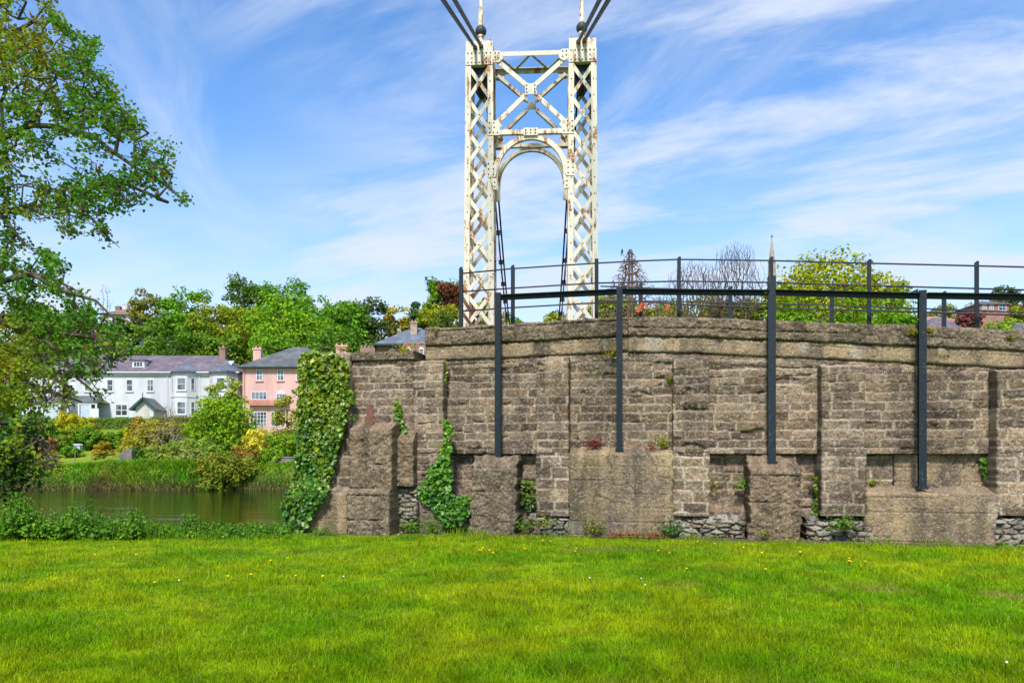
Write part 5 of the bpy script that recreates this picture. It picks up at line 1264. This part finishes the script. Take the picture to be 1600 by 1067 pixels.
# ================================================================== big tree reaching in from the left
r_ = np.random.default_rng(303)
tb = np.array([-14.6, 18.2, float(hz(-14.6, 17.6))])
alder = empty('alder_tree', tuple(tb), 0, 'big leafy tree reaching in over the river from the left', 'tree')
def L3(pts): return [pt(px, py, Y) - tb for px, py, Y in pts]
trunk = [np.array([0, 0, -.5]), np.array([.1, 0, 2.5]), np.array([-.1, -.2, 5.0]), np.array([0, -.3, 8.0]), np.array([.2, -.4, 11.0])]
limbs = [trunk,
    [trunk[2]] + L3([(-70, 330, 17.6), (-30, 235, 17.2), (0, 216, 17), (25, 206, 16.9), (48, 196, 16.9), (90, 198, 16.8), (126, 212, 16.6), (150, 216, 16.5), (180, 240, 16.3), (212, 262, 16.2), (247, 281, 16.0), (281, 309, 15.9)]),
    L3([(0, 216, 17), (4, 190, 17.2), (2, 160, 17.3), (10, 140, 17.5)]), L3([(126, 212, 16.6), (128, 188, 16.7), (148, 178, 16.8), (158, 160, 16.9)]),
    L3([(48, 196, 16.9), (80, 130, 17.4), (70, 100, 17.5), (100, 103, 17.5)]),
    [trunk[2]] + L3([(-60, 420, 17.4), (-20, 345, 17), (0, 331, 16.8), (55, 322, 16.6), (100, 326, 16.5), (117, 308, 16.5), (122, 268, 16.4)]),
    L3([(110, 318, 16.5), (140, 296, 16.3), (180, 280, 16.2), (225, 300, 16.0), (262, 316, 15.9)]), L3([(100, 326, 16.5), (140, 338, 16.2), (170, 372, 16.1), (188, 388, 16.0)]),
    L3([(0, 335, 16.8), (25, 365, 16.6), (38, 382, 16.5), (52, 388, 16.4)]),
    [trunk[3]] + L3([(-70, 90, 17.6), (-20, 60, 17.3), (0, 52, 17.2), (32, 46, 17.1), (52, 34, 17), (70, 10, 17)]),
    [trunk[1]] + L3([(-70, 520, 17), (0, 503, 16.4), (50, 516, 16.0), (95, 552, 15.7), (120, 590, 15.5), (150, 615, 15.4)]), L3([(50, 516, 16.0), (100, 520, 15.8), (150, 528, 15.6), (185, 548, 15.5)]),
    [trunk[1]] + L3([(-60, 590, 16.5), (0, 588, 16), (60, 606, 15.6), (105, 620, 15.4), (128, 628, 15.3)]),
    [trunk[1]] + L3([(-60, 470, 17), (0, 440, 16.6), (50, 428, 16.3), (100, 455, 16.0), (150, 470, 15.8), (180, 500, 15.7)]), [trunk[0] + np.array([.1, 0, 1.2])] + L3([(-50, 660, 16.2), (20, 660, 15.8), (60, 690, 15.6), (85, 720, 15.5)])]
def inside(poly, x, y):
    c = np.zeros(len(x), bool); j = len(poly) - 1
    for i in range(len(poly)):
        (xi, yi), (xj, yj) = poly[i], poly[j]
        k = ((yi > y) != (yj > y)) & (x < (xj - xi) * (y - yi) / (yj - yi + 1e-9) + xi); c ^= k; j = i
    return c
UP = [(-90, -60), (60, -60), (80, -5), (80, 22), (98, 30), (112, 48), (138, 66), (152, 60), (160, 66), (156, 96), (172, 110), (176, 128), (200, 140), (207, 160), (212, 178), (228, 205), (240, 214), (268, 222), (274, 232), (262, 240), (268, 256), (275, 280), (292, 302), (299, 322), (284, 322), (268, 308), (245, 312), (216, 318), (208, 332), (186, 332), (190, 362), (178, 366), (186, 386), (165, 380), (140, 350), (112, 372), (96, 362), (80, 340), (60, 345), (40, 345), (30, 340), (0, 345), (-90, 360)]
LO = [(-90, 345), (20, 350), (34, 368), (46, 384), (80, 392), (97, 410), (104, 424), (98, 446), (122, 454), (140, 456), (150, 472), (158, 484), (180, 494), (196, 520), (210, 545), (204, 560), (182, 575), (188, 588), (176, 600), (164, 628), (145, 618), (130, 600), (112, 634), (92, 640), (74, 632), (66, 660), (88, 700), (96, 730), (70, 742), (-90, 730)]
tg = []; dens = []
for poly, N_, yr in ((UP, 5200, (-60, 390)), (LO, 5600, (345, 742))):
    qx = r_.uniform(-90, 300, N_); qy = r_.uniform(*yr, N_); k = inside(poly, qx, qy)
    ns = fbm(qx * .022, qy * .03, 71 if poly is UP else 72, 4); k &= (r_.uniform(0, 1, N_) < np.clip(.62 + 1.15 * ns, .05, 1))
    qx, qy = qx[k], qy[k]; Yd = np.where(qy < 395, 16.7 - .0035 * qx, 16.1 - .004 * qx) + r_.normal(0, .9, k.sum())
    tg.append(np.stack([(qx - PXC) / F * Yd, Yd, EYE + (PYH - qy) / F * Yd], 1) - tb)
tg = np.concatenate(tg); tg = tg[r_.permutation(len(tg))[:3500]]
arr, par, w_ = grow(limbs, tg, r_, seg=.34, wob=.22)
nl = sum(len(q) for q in limbs)
wood('branches', arr, par, w_, .0052, .44, M_BARK, alder, .32, 5)
for q_, lp in enumerate(limbs[1:]):
    k_ = np.arange(len(lp)); r1 = np.interp(k_ / (len(lp) - 1), [0, .35, 1], [.15, .085, .018]) * (.9 if len(lp) > 5 else .32)
    MB().tube(lp, list(r1), 8).build('limb', M_BARK, alder, True)
MB().tube(trunk, [.42, .36, .30, .22, .10], 12).build('trunk', M_BARK, alder, True)
# leaves strung along the outer twigs
i = np.where((par >= 0) & (w_ <= 3) & (np.arange(len(par)) >= nl))[0]
per = 18; A, B = arr[par[i]], arr[i]; tt = r_.uniform(.1, 1.15, (len(i), per, 1))
P = (A[:, None] + (B - A)[:, None] * tt + r_.normal(0, .075, (len(i), per, 3))).reshape(-1, 3)
ppx = (P[:, 0] + tb[0]) / (P[:, 1] + tb[1]) * F + PXC; ppy = PYH - (P[:, 2] + tb[2] - EYE) / (P[:, 1] + tb[1]) * F
spare = (ppy > 335) & (ppy < 395) | (ppx + .3 * ppy > 355) & (ppy < 340) | (ppx > 60) & (ppy > 590)       # thin tips carry fewer leaves
k = r_.uniform(size=len(P)) < np.where((ppx > 55) & (ppy > 588), .38, np.where((ppx > 35) & (ppy > 540), .60, np.where(spare, .5, 1.0)))
P, ppx, ppy = P[k], ppx[k], ppy[k]; n = len(P)
N = r_.normal(size=(n, 3)) * .75 + np.array([0, -.25, .8])
yl = np.clip(.20 + 1.3 * fbm(P[:, 0] * .55, P[:, 2] * .55 + P[:, 1] * .2, 81, 3) , 0, 1)[:, None]
c = np.array([.095, .27, .012]) * (1 - yl) + np.array([.36, .38, .015]) * yl
cat_ = r_.uniform(size=n) < .07; c[cat_] = np.array([.20, .12, .03])
leaves('crown', P, N, .080 * r_.uniform(.65, 1.3, n), c * r_.uniform(.7, 1.25, (n, 1)), M_LEAF, alder, r_, 'round')
print('alder leaves', n)

# dark leafy bush at the left picture edge on the near bank
def near_shrub(name, label, pxs, n, leaf, col, col2, seed, cat='shrub', mat=M_LEAF, shape='round'):
    r_ = np.random.default_rng(seed); (px0, px1, top, bot, Y) = pxs
    x0, x1 = (px0 - PXC) / F * Y, (px1 - PXC) / F * Y; zt = EYE + (PYH - top) / F * Y; zb_ = EYE + (PYH - bot) / F * Y
    e_ = empty(name, ((x0 + x1) / 2, Y, zb_), 0, label, cat); w_, h = (x1 - x0) / 2, zt - zb_
    m_ = max(8, n // 26); d = r_.normal(size=(m_, 3)); d /= np.linalg.norm(d, axis=1, keepdims=True); rr = r_.uniform(.3, 1, m_) ** .6
    cc = d * rr[:, None] * np.array([w_ * .9, w_ * .7, h * .46]) + np.array([0, 0, h * .5]); cc = cc[cc[:, 2] > 0]
    per = n // len(cc); P = (cc[:, None] + r_.normal(0, .22 * min(w_, h), (len(cc), per, 3)) * .75).reshape(-1, 3); P = P[P[:, 2] > .01]; n = len(P)
    N = r_.normal(size=(n, 3)) * .7 + np.array([0, -.5, .7]); t = r_.uniform(0, 1, (n, 1)) ** 1.5
    leaves('foliage', P, N, leaf * r_.uniform(.6, 1.3, n), (np.array(col) * (1 - t) + np.array(col2) * t) * r_.uniform(.75, 1.2, (n, 1)), mat, e_, r_, shape)
    arr, par, ww = grow([[np.array([0, 0, -.15]), np.array([0, 0, h * .25])]], cc[:min(len(cc), 60)], r_, seg=.12, wob=.15)
    wood('stems', arr, par, ww, .0022, .5, M_BARK, e_, .04, 4)
    return e_
near_shrub('laurel_bush', 'dark glossy leaved bush hanging at the left picture edge over the water', (-90, 60, 632, 790, 15.4), 3000, .085, (.025, .085, .012), (.06, .16, .02), 401)

# nettles and weeds along the water's edge
r_ = np.random.default_rng(500)
n = 1500; px = np.concatenate([r_.uniform(-120, 225, 950), r_.uniform(200, 452, 550)]); Yn = 13.1 + r_.uniform(0, 1, n) ** 1.2 * 1.7
dense = (px < 215); tall = np.where(dense, .34 + .30 * r_.uniform(0, 1, n), np.interp(px, [215, 330, 450], [.33, .15, .16]) * r_.uniform(.45, 1.3, n)) * np.clip(1 + 1.1 * fbm(px * .03, Yn * .5, 33, 3), .4, 1.9)
Yn = np.where(dense, Yn - .35, Yn); xn = (px - PXC) / F * Yn; zn = hz(xn, Yn)
Ps, Ns, Ss, Cs, A_, B_ = [], [], [], [], [], []
for i in range(n):
    ln = r_.normal(0, .10, 2) * tall[i]; base = np.array([xn[i], Yn[i], zn[i] - .02]); tip = base + np.array([ln[0], ln[1], tall[i] + (.0 - zn[i]) * .7]); A_.append(base); B_.append(tip)
    kk = int(8 + tall[i] * 16); kind = r_.uniform() < (.5 if dense[i] else .2); hue = r_.uniform()
    for j in range(kk):
        t = r_.uniform(.15, 1.0); a = r_.uniform(0, 6.28); sz = (.085 if kind else .055) * (1.15 - .55 * t) * r_.uniform(.7, 1.3)
        o = np.array([math.cos(a), math.sin(a), .1]) * sz * .8; Ps.append(base + (tip - base) * t + o); Ns.append(o / sz + np.array([0, -.15, .9]) + r_.normal(0, .3, 3)); Ss.append(sz)
        Cs.append(np.array([.06, .22, .015]) * (1 - hue) + np.array([.18, .36, .018]) * hue)
Cs = np.array(Cs) * r_.uniform(.75, 1.25, (len(Cs), 1))
wd = leaves('nettles', np.array(Ps), np.array(Ns), np.array(Ss), Cs, M_LEAF, None, r_, 'rhomb'); tag(wd, 'nettles and leafy weeds along the lawn edge by the water', 'weeds', kind='stuff')
stm = prisms('stems', np.array(A_), np.array(B_), np.full(n, .005), np.full(n, .002), M_LEAF, wd)
n = 5200; px = r_.uniform(-120, 455, n); Yb_ = 12.9 + r_.uniform(0, 1, n) * 1.8; xq = (px - PXC) / F * Yb_; yl = r_.uniform(0, 1, (n, 1))
blades('rank_grass', np.stack([xq, Yb_, hz(xq, Yb_) - .01], 1), r_.uniform(.4, 1.2, n) * np.interp(px, [150, 250, 340, 450], [.34, .26, .15, .13]), np.full(n, .011), r_.uniform(.1, .7, n), (np.array([.08, .25, .012]) * (1 - yl) + np.array([.22, .34, .02]) * yl) * r_.uniform(.8, 1.2, (n, 1)), M_GRASS, r_, None, 'long rank grass among the nettles at the lawn edge', 'grass')

# ================================================================== ivy and wall plants
def ivy(label, poly, n_front, thick, leaf, cols, N_, seed, bulge=.0, name='ivy', depth_fn=None):
    """creeper leaves over the wall, outline given on the wall face and given real thickness"""
    r_ = np.random.default_rng(seed); px = np.array([p[0] for p in poly]); py = np.array([p[1] for p in poly])
    qx = r_.uniform(px.min(), px.max(), N_ * 4); qy = r_.uniform(py.min(), py.max(), N_ * 4); jx = 3.5 * fbm(qx * .09, qy * .09, seed, 3); k = inside(poly, qx + jx, qy + jx * .7)
    qx, qy = qx[k][:N_], qy[k][:N_]; n = len(qx)
    lay = r_.uniform(0, 1, n) * thick * np.clip(.75 + .35 * fbm(qx * .05, qy * .05, seed + 3, 3), .3, 1.3)
    n0 = (n_front(qx, qy) if callable(n_front) else np.full(n, n_front)) + .03 + lay
    P = np.zeros((n, 3))
    for i in range(n):
        u, z = W(qx[i], qy[i], n0[i]); P[i] = wl(u, n0[i], max(z, .02))
    e_ = empty(name, tuple(P.mean(0) * np.array([1, 1, 0]) + np.array([0, 0, P[:, 2].min()])), 0, label, 'ivy'); org = np.array(e_.location)
    nr = np.array([NU[0], NU[1], .5]) + r_.normal(0, .5, (n, 3)); td = np.array([0, 0, -1.]) + r_.normal(0, .45, (n, 3))
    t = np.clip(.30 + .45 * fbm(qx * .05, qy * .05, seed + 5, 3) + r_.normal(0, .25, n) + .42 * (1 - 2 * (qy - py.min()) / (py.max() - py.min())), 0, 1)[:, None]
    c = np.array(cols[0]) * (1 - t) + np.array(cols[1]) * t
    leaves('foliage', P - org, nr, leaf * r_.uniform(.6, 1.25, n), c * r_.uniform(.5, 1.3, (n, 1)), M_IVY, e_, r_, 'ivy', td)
    o_ = np.argsort(-qy); base = P[o_[0]] - org; tg = (P - org)[r_.permutation(n)[:min(n, 160)]] - np.array([NU[0], NU[1], 0]) * .05
    arr, par, ww = grow([[base, base + np.array([0, 0, .12])]], tg, r_, seg=.2, wob=.15); wood('stems', arr, par, ww, .0025, .45, M_BARK, e_, .025, 4)
    return e_
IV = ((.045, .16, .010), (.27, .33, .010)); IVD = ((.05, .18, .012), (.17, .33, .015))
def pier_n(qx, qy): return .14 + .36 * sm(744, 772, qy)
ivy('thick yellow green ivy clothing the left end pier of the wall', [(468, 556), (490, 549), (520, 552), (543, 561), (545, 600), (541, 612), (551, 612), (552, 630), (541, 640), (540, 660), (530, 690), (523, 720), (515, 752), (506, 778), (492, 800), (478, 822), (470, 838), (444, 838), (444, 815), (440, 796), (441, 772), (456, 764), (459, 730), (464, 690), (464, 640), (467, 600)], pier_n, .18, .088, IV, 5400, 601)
ivy('climbing ivy strip on the wall left of the first footing block', [(694, 655), (706, 662), (707, 690), (702, 720), (707, 740), (703, 770), (712, 775), (735, 775), (738, 795), (720, 820), (700, 826), (690, 815), (672, 790), (656, 782), (652, 760), (668, 745), (675, 725), (687, 715), (694, 690)], .0, .14, .078, IVD, 1300, 602)
ivy('thin ivy trail hanging right of the rusty stub', [(615, 625), (626, 632), (628, 655), (634, 672), (626, 682), (618, 668), (616, 645)], .02, .08, .08, ((.07, .2, .012), (.2, .3, .02)), 110, 603)
ivy('dark leafy creeper in the gap right of the first footing block', [(812, 745), (836, 752), (838, 780), (834, 800), (815, 792)], -.42, .14, .085, ((.05, .15, .015), (.2, .22, .02)), 130, 604)
ivy('thin creeper along the joint beside the leftmost wall pier', [(690, 562), (700, 566), (697, 600), (693, 615), (689, 600)], -.2, .06, .055, ((.12, .2, .015), (.25, .28, .02)), 60, 605)
ivy('sparse creeper in the dark corner left of the fourth pier', [(1268, 740), (1284, 750), (1288, 790), (1278, 815), (1268, 800), (1272, 770)], -.35, .1, .07, ((.06, .18, .015), (.2, .26, .02)), 110, 606)
ivy('small green creeper in the corner left of the last pier', [(1534, 715), (1548, 720), (1557, 745), (1556, 768), (1545, 752), (1533, 738)], -.45, .12, .08, ((.06, .19, .015), (.2, .28, .02)), 110, 607)
def wall_plant(label, px, py, n, size, col, N_, leaf, seed, up=1.0, cat='wall plant', name='wall_plant'):
    r_ = np.random.default_rng(seed); u, z = W(px, py, n); base = wl(u, n, z); e_ = empty(name, tuple(base), 0, label, cat)
    d = r_.normal(size=(N_, 3)) * np.array([.8, .5, .45]) + np.array([NU[0] * .5, NU[1] * .5, .55 * up]); P = d * size * r_.uniform(.3, 1, (N_, 1))
    if up > .5: P[:, 2] = np.abs(P[:, 2])
    t = r_.uniform(0, 1, (N_, 1)); c = np.array(col[0]) * (1 - t) + np.array(col[1]) * t
    leaves('foliage', P, d + r_.normal(0, .5, d.shape), leaf * r_.uniform(.6, 1.3, N_), c * r_.uniform(.8, 1.2, (N_, 1)), M_LEAF, e_, r_, 'rhomb')
    s_ = P[r_.permutation(N_)[:min(N_, 14)]]; prisms('stems', s_ * 0, s_, np.full(len(s_), .004), np.full(len(s_), .002), M_LEAF if False else M_BARK, e_)
    return e_
GR = ((.07, .2, .015), (.16, .28, .02)); YL = ((.22, .24, .015), (.38, .30, .02)); RD = ((.20, .03, .03), (.26, .07, .05))
WP = wall_plant
WP('leafy green weed clump at the wall foot below the ivy strip, left one', 643, 828, .15, .27, GR, 300, .045, 1); WP('leafy green weed clump at the wall foot below the ivy strip, right one', 678, 828, .12, .25, GR, 280, .045, 2)
WP('ferny green weed at the wall foot right of the first footing block', 820, 826, .05, .24, GR, 220, .045, 3); WP('yellow green tall weed before the second pier foot', 850, 822, .1, .26, ((.16, .23, .02), (.26, .3, .03)), 200, .04, 4)
WP('grassy tuft at the foot of the middle plinth', 930, 832, .15, .27, ((.13, .2, .02), (.22, .27, .03)), 160, .055, 5); WP('dark thistle-like weed at the foot of the third pier', 1048, 832, .12, .24, ((.05, .17, .04), (.1, .22, .05)), 220, .06, 6)
WP('green weed below the fourth pier beside the rubble', 1318, 826, .15, .26, GR, 260, .055, 7); WP('small green weed in the gap left of the third footing block', 1158, 762, -.3, .17, GR, 90, .06, 8)
WP('dark red plant on the ledge of the middle plinth', 930, 697, -.22, .17, RD, 150, .05, 9); WP('yellow green plant on the right end of the middle ledge', 1037, 697, -.2, .19, ((.15, .24, .02), (.3, .3, .03)), 170, .05, 10)
WP('rusty red seedling beside the yellow green ledge plant', 1018, 702, -.15, .09, RD, 50, .04, 11); WP('yellow plant tucked behind the second tall post at coping level', 957, 556, -.2, .13, YL, 90, .05, 12)
WP('golden plant behind the fourth tall post under the coping', 1428, 524, -.18, .15, YL, 100, .05, 13); WP('small yellow tuft on the coping right of the fourth post', 1452, 520, -.2, .08, YL, 45, .04, 14)
WP('small yellow green tuft on the wall face left of the last pier', 1476, 560, -.3, .09, YL, 50, .04, 15); WP('yellow tuft on the coping near the right picture edge', 1578, 529, -.2, .07, YL, 40, .04, 16)
WP('tiny green tuft in the hollow of the second panel', 936, 584, -.36, .08, GR, 40, .04, 17); WP('yellow green strip of moss plant beside the third pier top', 1049, 594, -.3, .13, ((.18, .22, .02), (.26, .26, .03)), 80, .04, 18, .4)
WP('tall yellow green weed stems in the third recess', 1113, 765, -.4, .26, ((.2, .24, .02), (.28, .28, .03)), 110, .045, 19); WP('green weed at the lower left corner of the fourth recess', 1364, 757, -.45, .14, ((.16, .22, .02), (.28, .28, .03)), 80, .045, 20)
WP('small green tuft on top of the left buttress', 552, 656, .35, .11, GR, 60, .05, 21); WP('yellow green moss cushions along the wing coping', 632, 549, -.1, .20, ((.3, .3, .015), (.4, .36, .02)), 130, .05, 22, .2)
WP('yellow plant on the wing coping beside the ivy', 537, 548, -.1, .15, YL, 100, .05, 23, .4); WP('low grassy weed at the foot of the flared skirt', 505, 836, .75, .24, GR, 160, .05, 24)
WP('small weed at the foot of the third footing block', 1195, 838, .28, .18, ((.14, .2, .02), (.22, .25, .03)), 90, .045, 25)
WP('orange lichen-coloured tuft on the coping corner above the first pier', 680, 519, -.15, .06, YL, 40, .04, 26)
# rust-red fallen leaves along the wall foot
r_ = np.random.default_rng(640); n = 420; u = r_.uniform(uu(955), uu(1045), n); nn_ = .10 + np.abs(r_.normal(0, .13, n)); P = np.array([wl(a, b, .03) for a, b in zip(u, nn_)]); P[:, 2] += r_.uniform(0, .03, n)
dl = leaves('fallen_leaves', P, r_.normal(0, .35, (n, 3)) + np.array([0, 0, 1.]), .05 * r_.uniform(.6, 1.3, n), np.array([[.30, .085, .03]]) * r_.uniform(.6, 1.3, (n, 1)), M_DRYLEAF, None, r_); tag(dl, 'rust-red fallen leaves along the foot of the middle plinth', 'leaves', kind='stuff')

# ================================================================== lawn
r_ = np.random.default_rng(800)
N_ = 375000
# more blades where the lawn is near, fewer far off: equal cover in depth
y0, y1 = 4.2, 14.1; q = r_.uniform(0, 1, N_ * 2); yy = 1 / (1 / y0 + q * (1 / y1 - 1 / y0)); keep = r_.uniform(0, 1, len(yy)) < (.50 + .5 * (y0 / yy)); yy = yy[keep][:N_]
xx = r_.uniform(-1, 1, len(yy)) * (.79 * yy + 1.9)
nw = (np.stack([xx, yy], 1) - P0) @ NU
clear = np.where(xx < -3.4, (yy < 13.9 + .2 * fbm(xx * 2, yy, 9, 3)), nw > .43 + .20 * fbm(xx * 1.6, yy * 0, 10, 3))
clear &= ~((xx < -3.0) & (xx > -4.6) & (yy > 13.15)); clear &= ~((xx < -1.9) & (xx >= -3.2) & (nw < .95))
col, worn = lawn_col(xx, yy); keep = clear & (r_.uniform(size=len(xx)) > worn * .75)
xx, yy, col = xx[keep], yy[keep], col[keep]; n = len(xx)
cl_ = fbm(xx * 2.3, yy * 2.3, 15, 3); tuft = np.clip(.55 + .9 * cl_, .2, 1.3)
hgt = (.022 + .056 * tuft) * r_.uniform(.5, 1.55, n) * (1 + .8 * (r_.uniform(size=n) < .02)); wd_ = .0050 * (yy / 5.0) ** .85 * r_.uniform(.7, 1.3, n)
straw = r_.uniform(size=n) < .025; col[straw] = np.array([.36, .32, .10])
lw = blades('lawn_grass', np.stack([xx, yy, hz(xx, yy) - .004], 1), hgt, wd_, r_.uniform(.15, .95, n), col * r_.uniform(.55, 1.35, (n, 1)), M_GRASS, r_, None, 'short bright green lawn grass with yellowish patches', 'grass')
print('blades', n)
n = 2400; u = r_.uniform(uu(535), uu(1640), n); cl_ = fbm(u * 1.9, u * 0, 19, 3); nn_ = np.clip(.36 + .3 * fbm(u * 1.6, u * 0, 10, 3) + r_.normal(0, .09, n), .08, .8)
kk = (r_.uniform(0, 1, n) < np.clip(.45 + 1.1 * cl_, .06, 1)) & ((u > uu(655)) | (nn_ > .72)); u, nn_ = u[kk], nn_[kk]; n = len(u); yl = r_.uniform(0, 1, (n, 1))
q = P0 + EU * u[:, None] + NU * nn_[:, None]
blades('foot_grass', np.stack([q[:, 0], q[:, 1], hz(q[:, 0], q[:, 1]) - .005], 1), r_.uniform(.06, .20, n) * np.clip(.8 + cl_[kk], .4, 1.5), np.full(n, .010), r_.uniform(.2, .9, n), (np.array([.12, .32, .01]) * (1 - yl) + np.array([.30, .40, .02]) * yl) * r_.uniform(.7, 1.25, (n, 1)), M_GRASS, r_, None, 'untrimmed longer grass along the foot of the wall', 'grass')
# dandelions in flower and in seed
m_y = m_plain('dandelion_yellow', (.75, .48, .01), (.85, .60, .02), 20, .8, .1); m_w = m_plain('dandelion_seed', (.72, .72, .70), (.85, .85, .83), 20, .9, .1)
def dandelion(mat, r, seedhead):
    e_ = empty('dandelion', (0, 0, 0)); b = MB()
    if seedhead: b._lathe((0, 0, .085), [(r * math.cos(a), r * math.sin(a)) for a in np.linspace(-1.4, 1.4, 7)], 9)
    else: b._lathe((0, 0, .072), [(.006, -.012), (r * .7, -.004), (r, .004), (r * .8, .010), (r * .3, .013)], 10)
    b.build('flower_head', mat, e_, seedhead); MB().tube([(0, 0, 0), (.004, 0, .04), (0, 0, .078)], .0025, 5).build('stalk', M_LEAF, e_); return e_
py_ = [(147, 874), (215, 873), (348, 844), (425, 884), (449, 881), (355, 910), (393, 907), (464, 908), (506, 908), (240, 920), (752, 868), (757, 864), (764, 868), (770, 872), (748, 868), (860, 853), (849, 852), (899, 865), (899, 870), (1030, 869), (1047, 873), (1073, 898), (1091, 851), (1117, 854), (1190, 869), (1195, 897), (1231, 849), (1245, 848), (1250, 868), (1325, 880), (1326, 884), (1328, 885), (1350, 885), (1283, 848), (820, 866), (1160, 860)]
dpro = None; wpro = None
def drop(src, px, py, lab, grp):
    Y = EYE * F / (py - PYH); x = (px - PXC) / F * Y; src.location = (x, Y, float(hz(x, Y))); src.rotation_euler = (random.uniform(-.25, .25), random.uniform(-.25, .25), random.uniform(0, 6)); tag(src, lab, 'flower', grp)
def dup(root):
    c = root.copy(); COL.objects.link(c)
    for ch in list(root.children):
        d = ch.copy(); COL.objects.link(d); d.parent = c
    return c
yp = dandelion(m_y, .019, False)
for i, (px, py) in enumerate(py_): drop(yp if i == 0 else dup(yp), px, py, 'small yellow dandelion flower in the lawn', 'yellow dandelions in the lawn')
wp_ = dandelion(m_w, .0095, True)
for i, (px, py) in enumerate([(536, 911), (280, 919), (924, 914), (1003, 914), (1009, 924), (624, 842), (1571, 1052)]): drop(wp_ if i == 0 else dup(wp_), px, py, 'white dandelion seed head in the lawn', 'dandelion seed heads in the lawn')
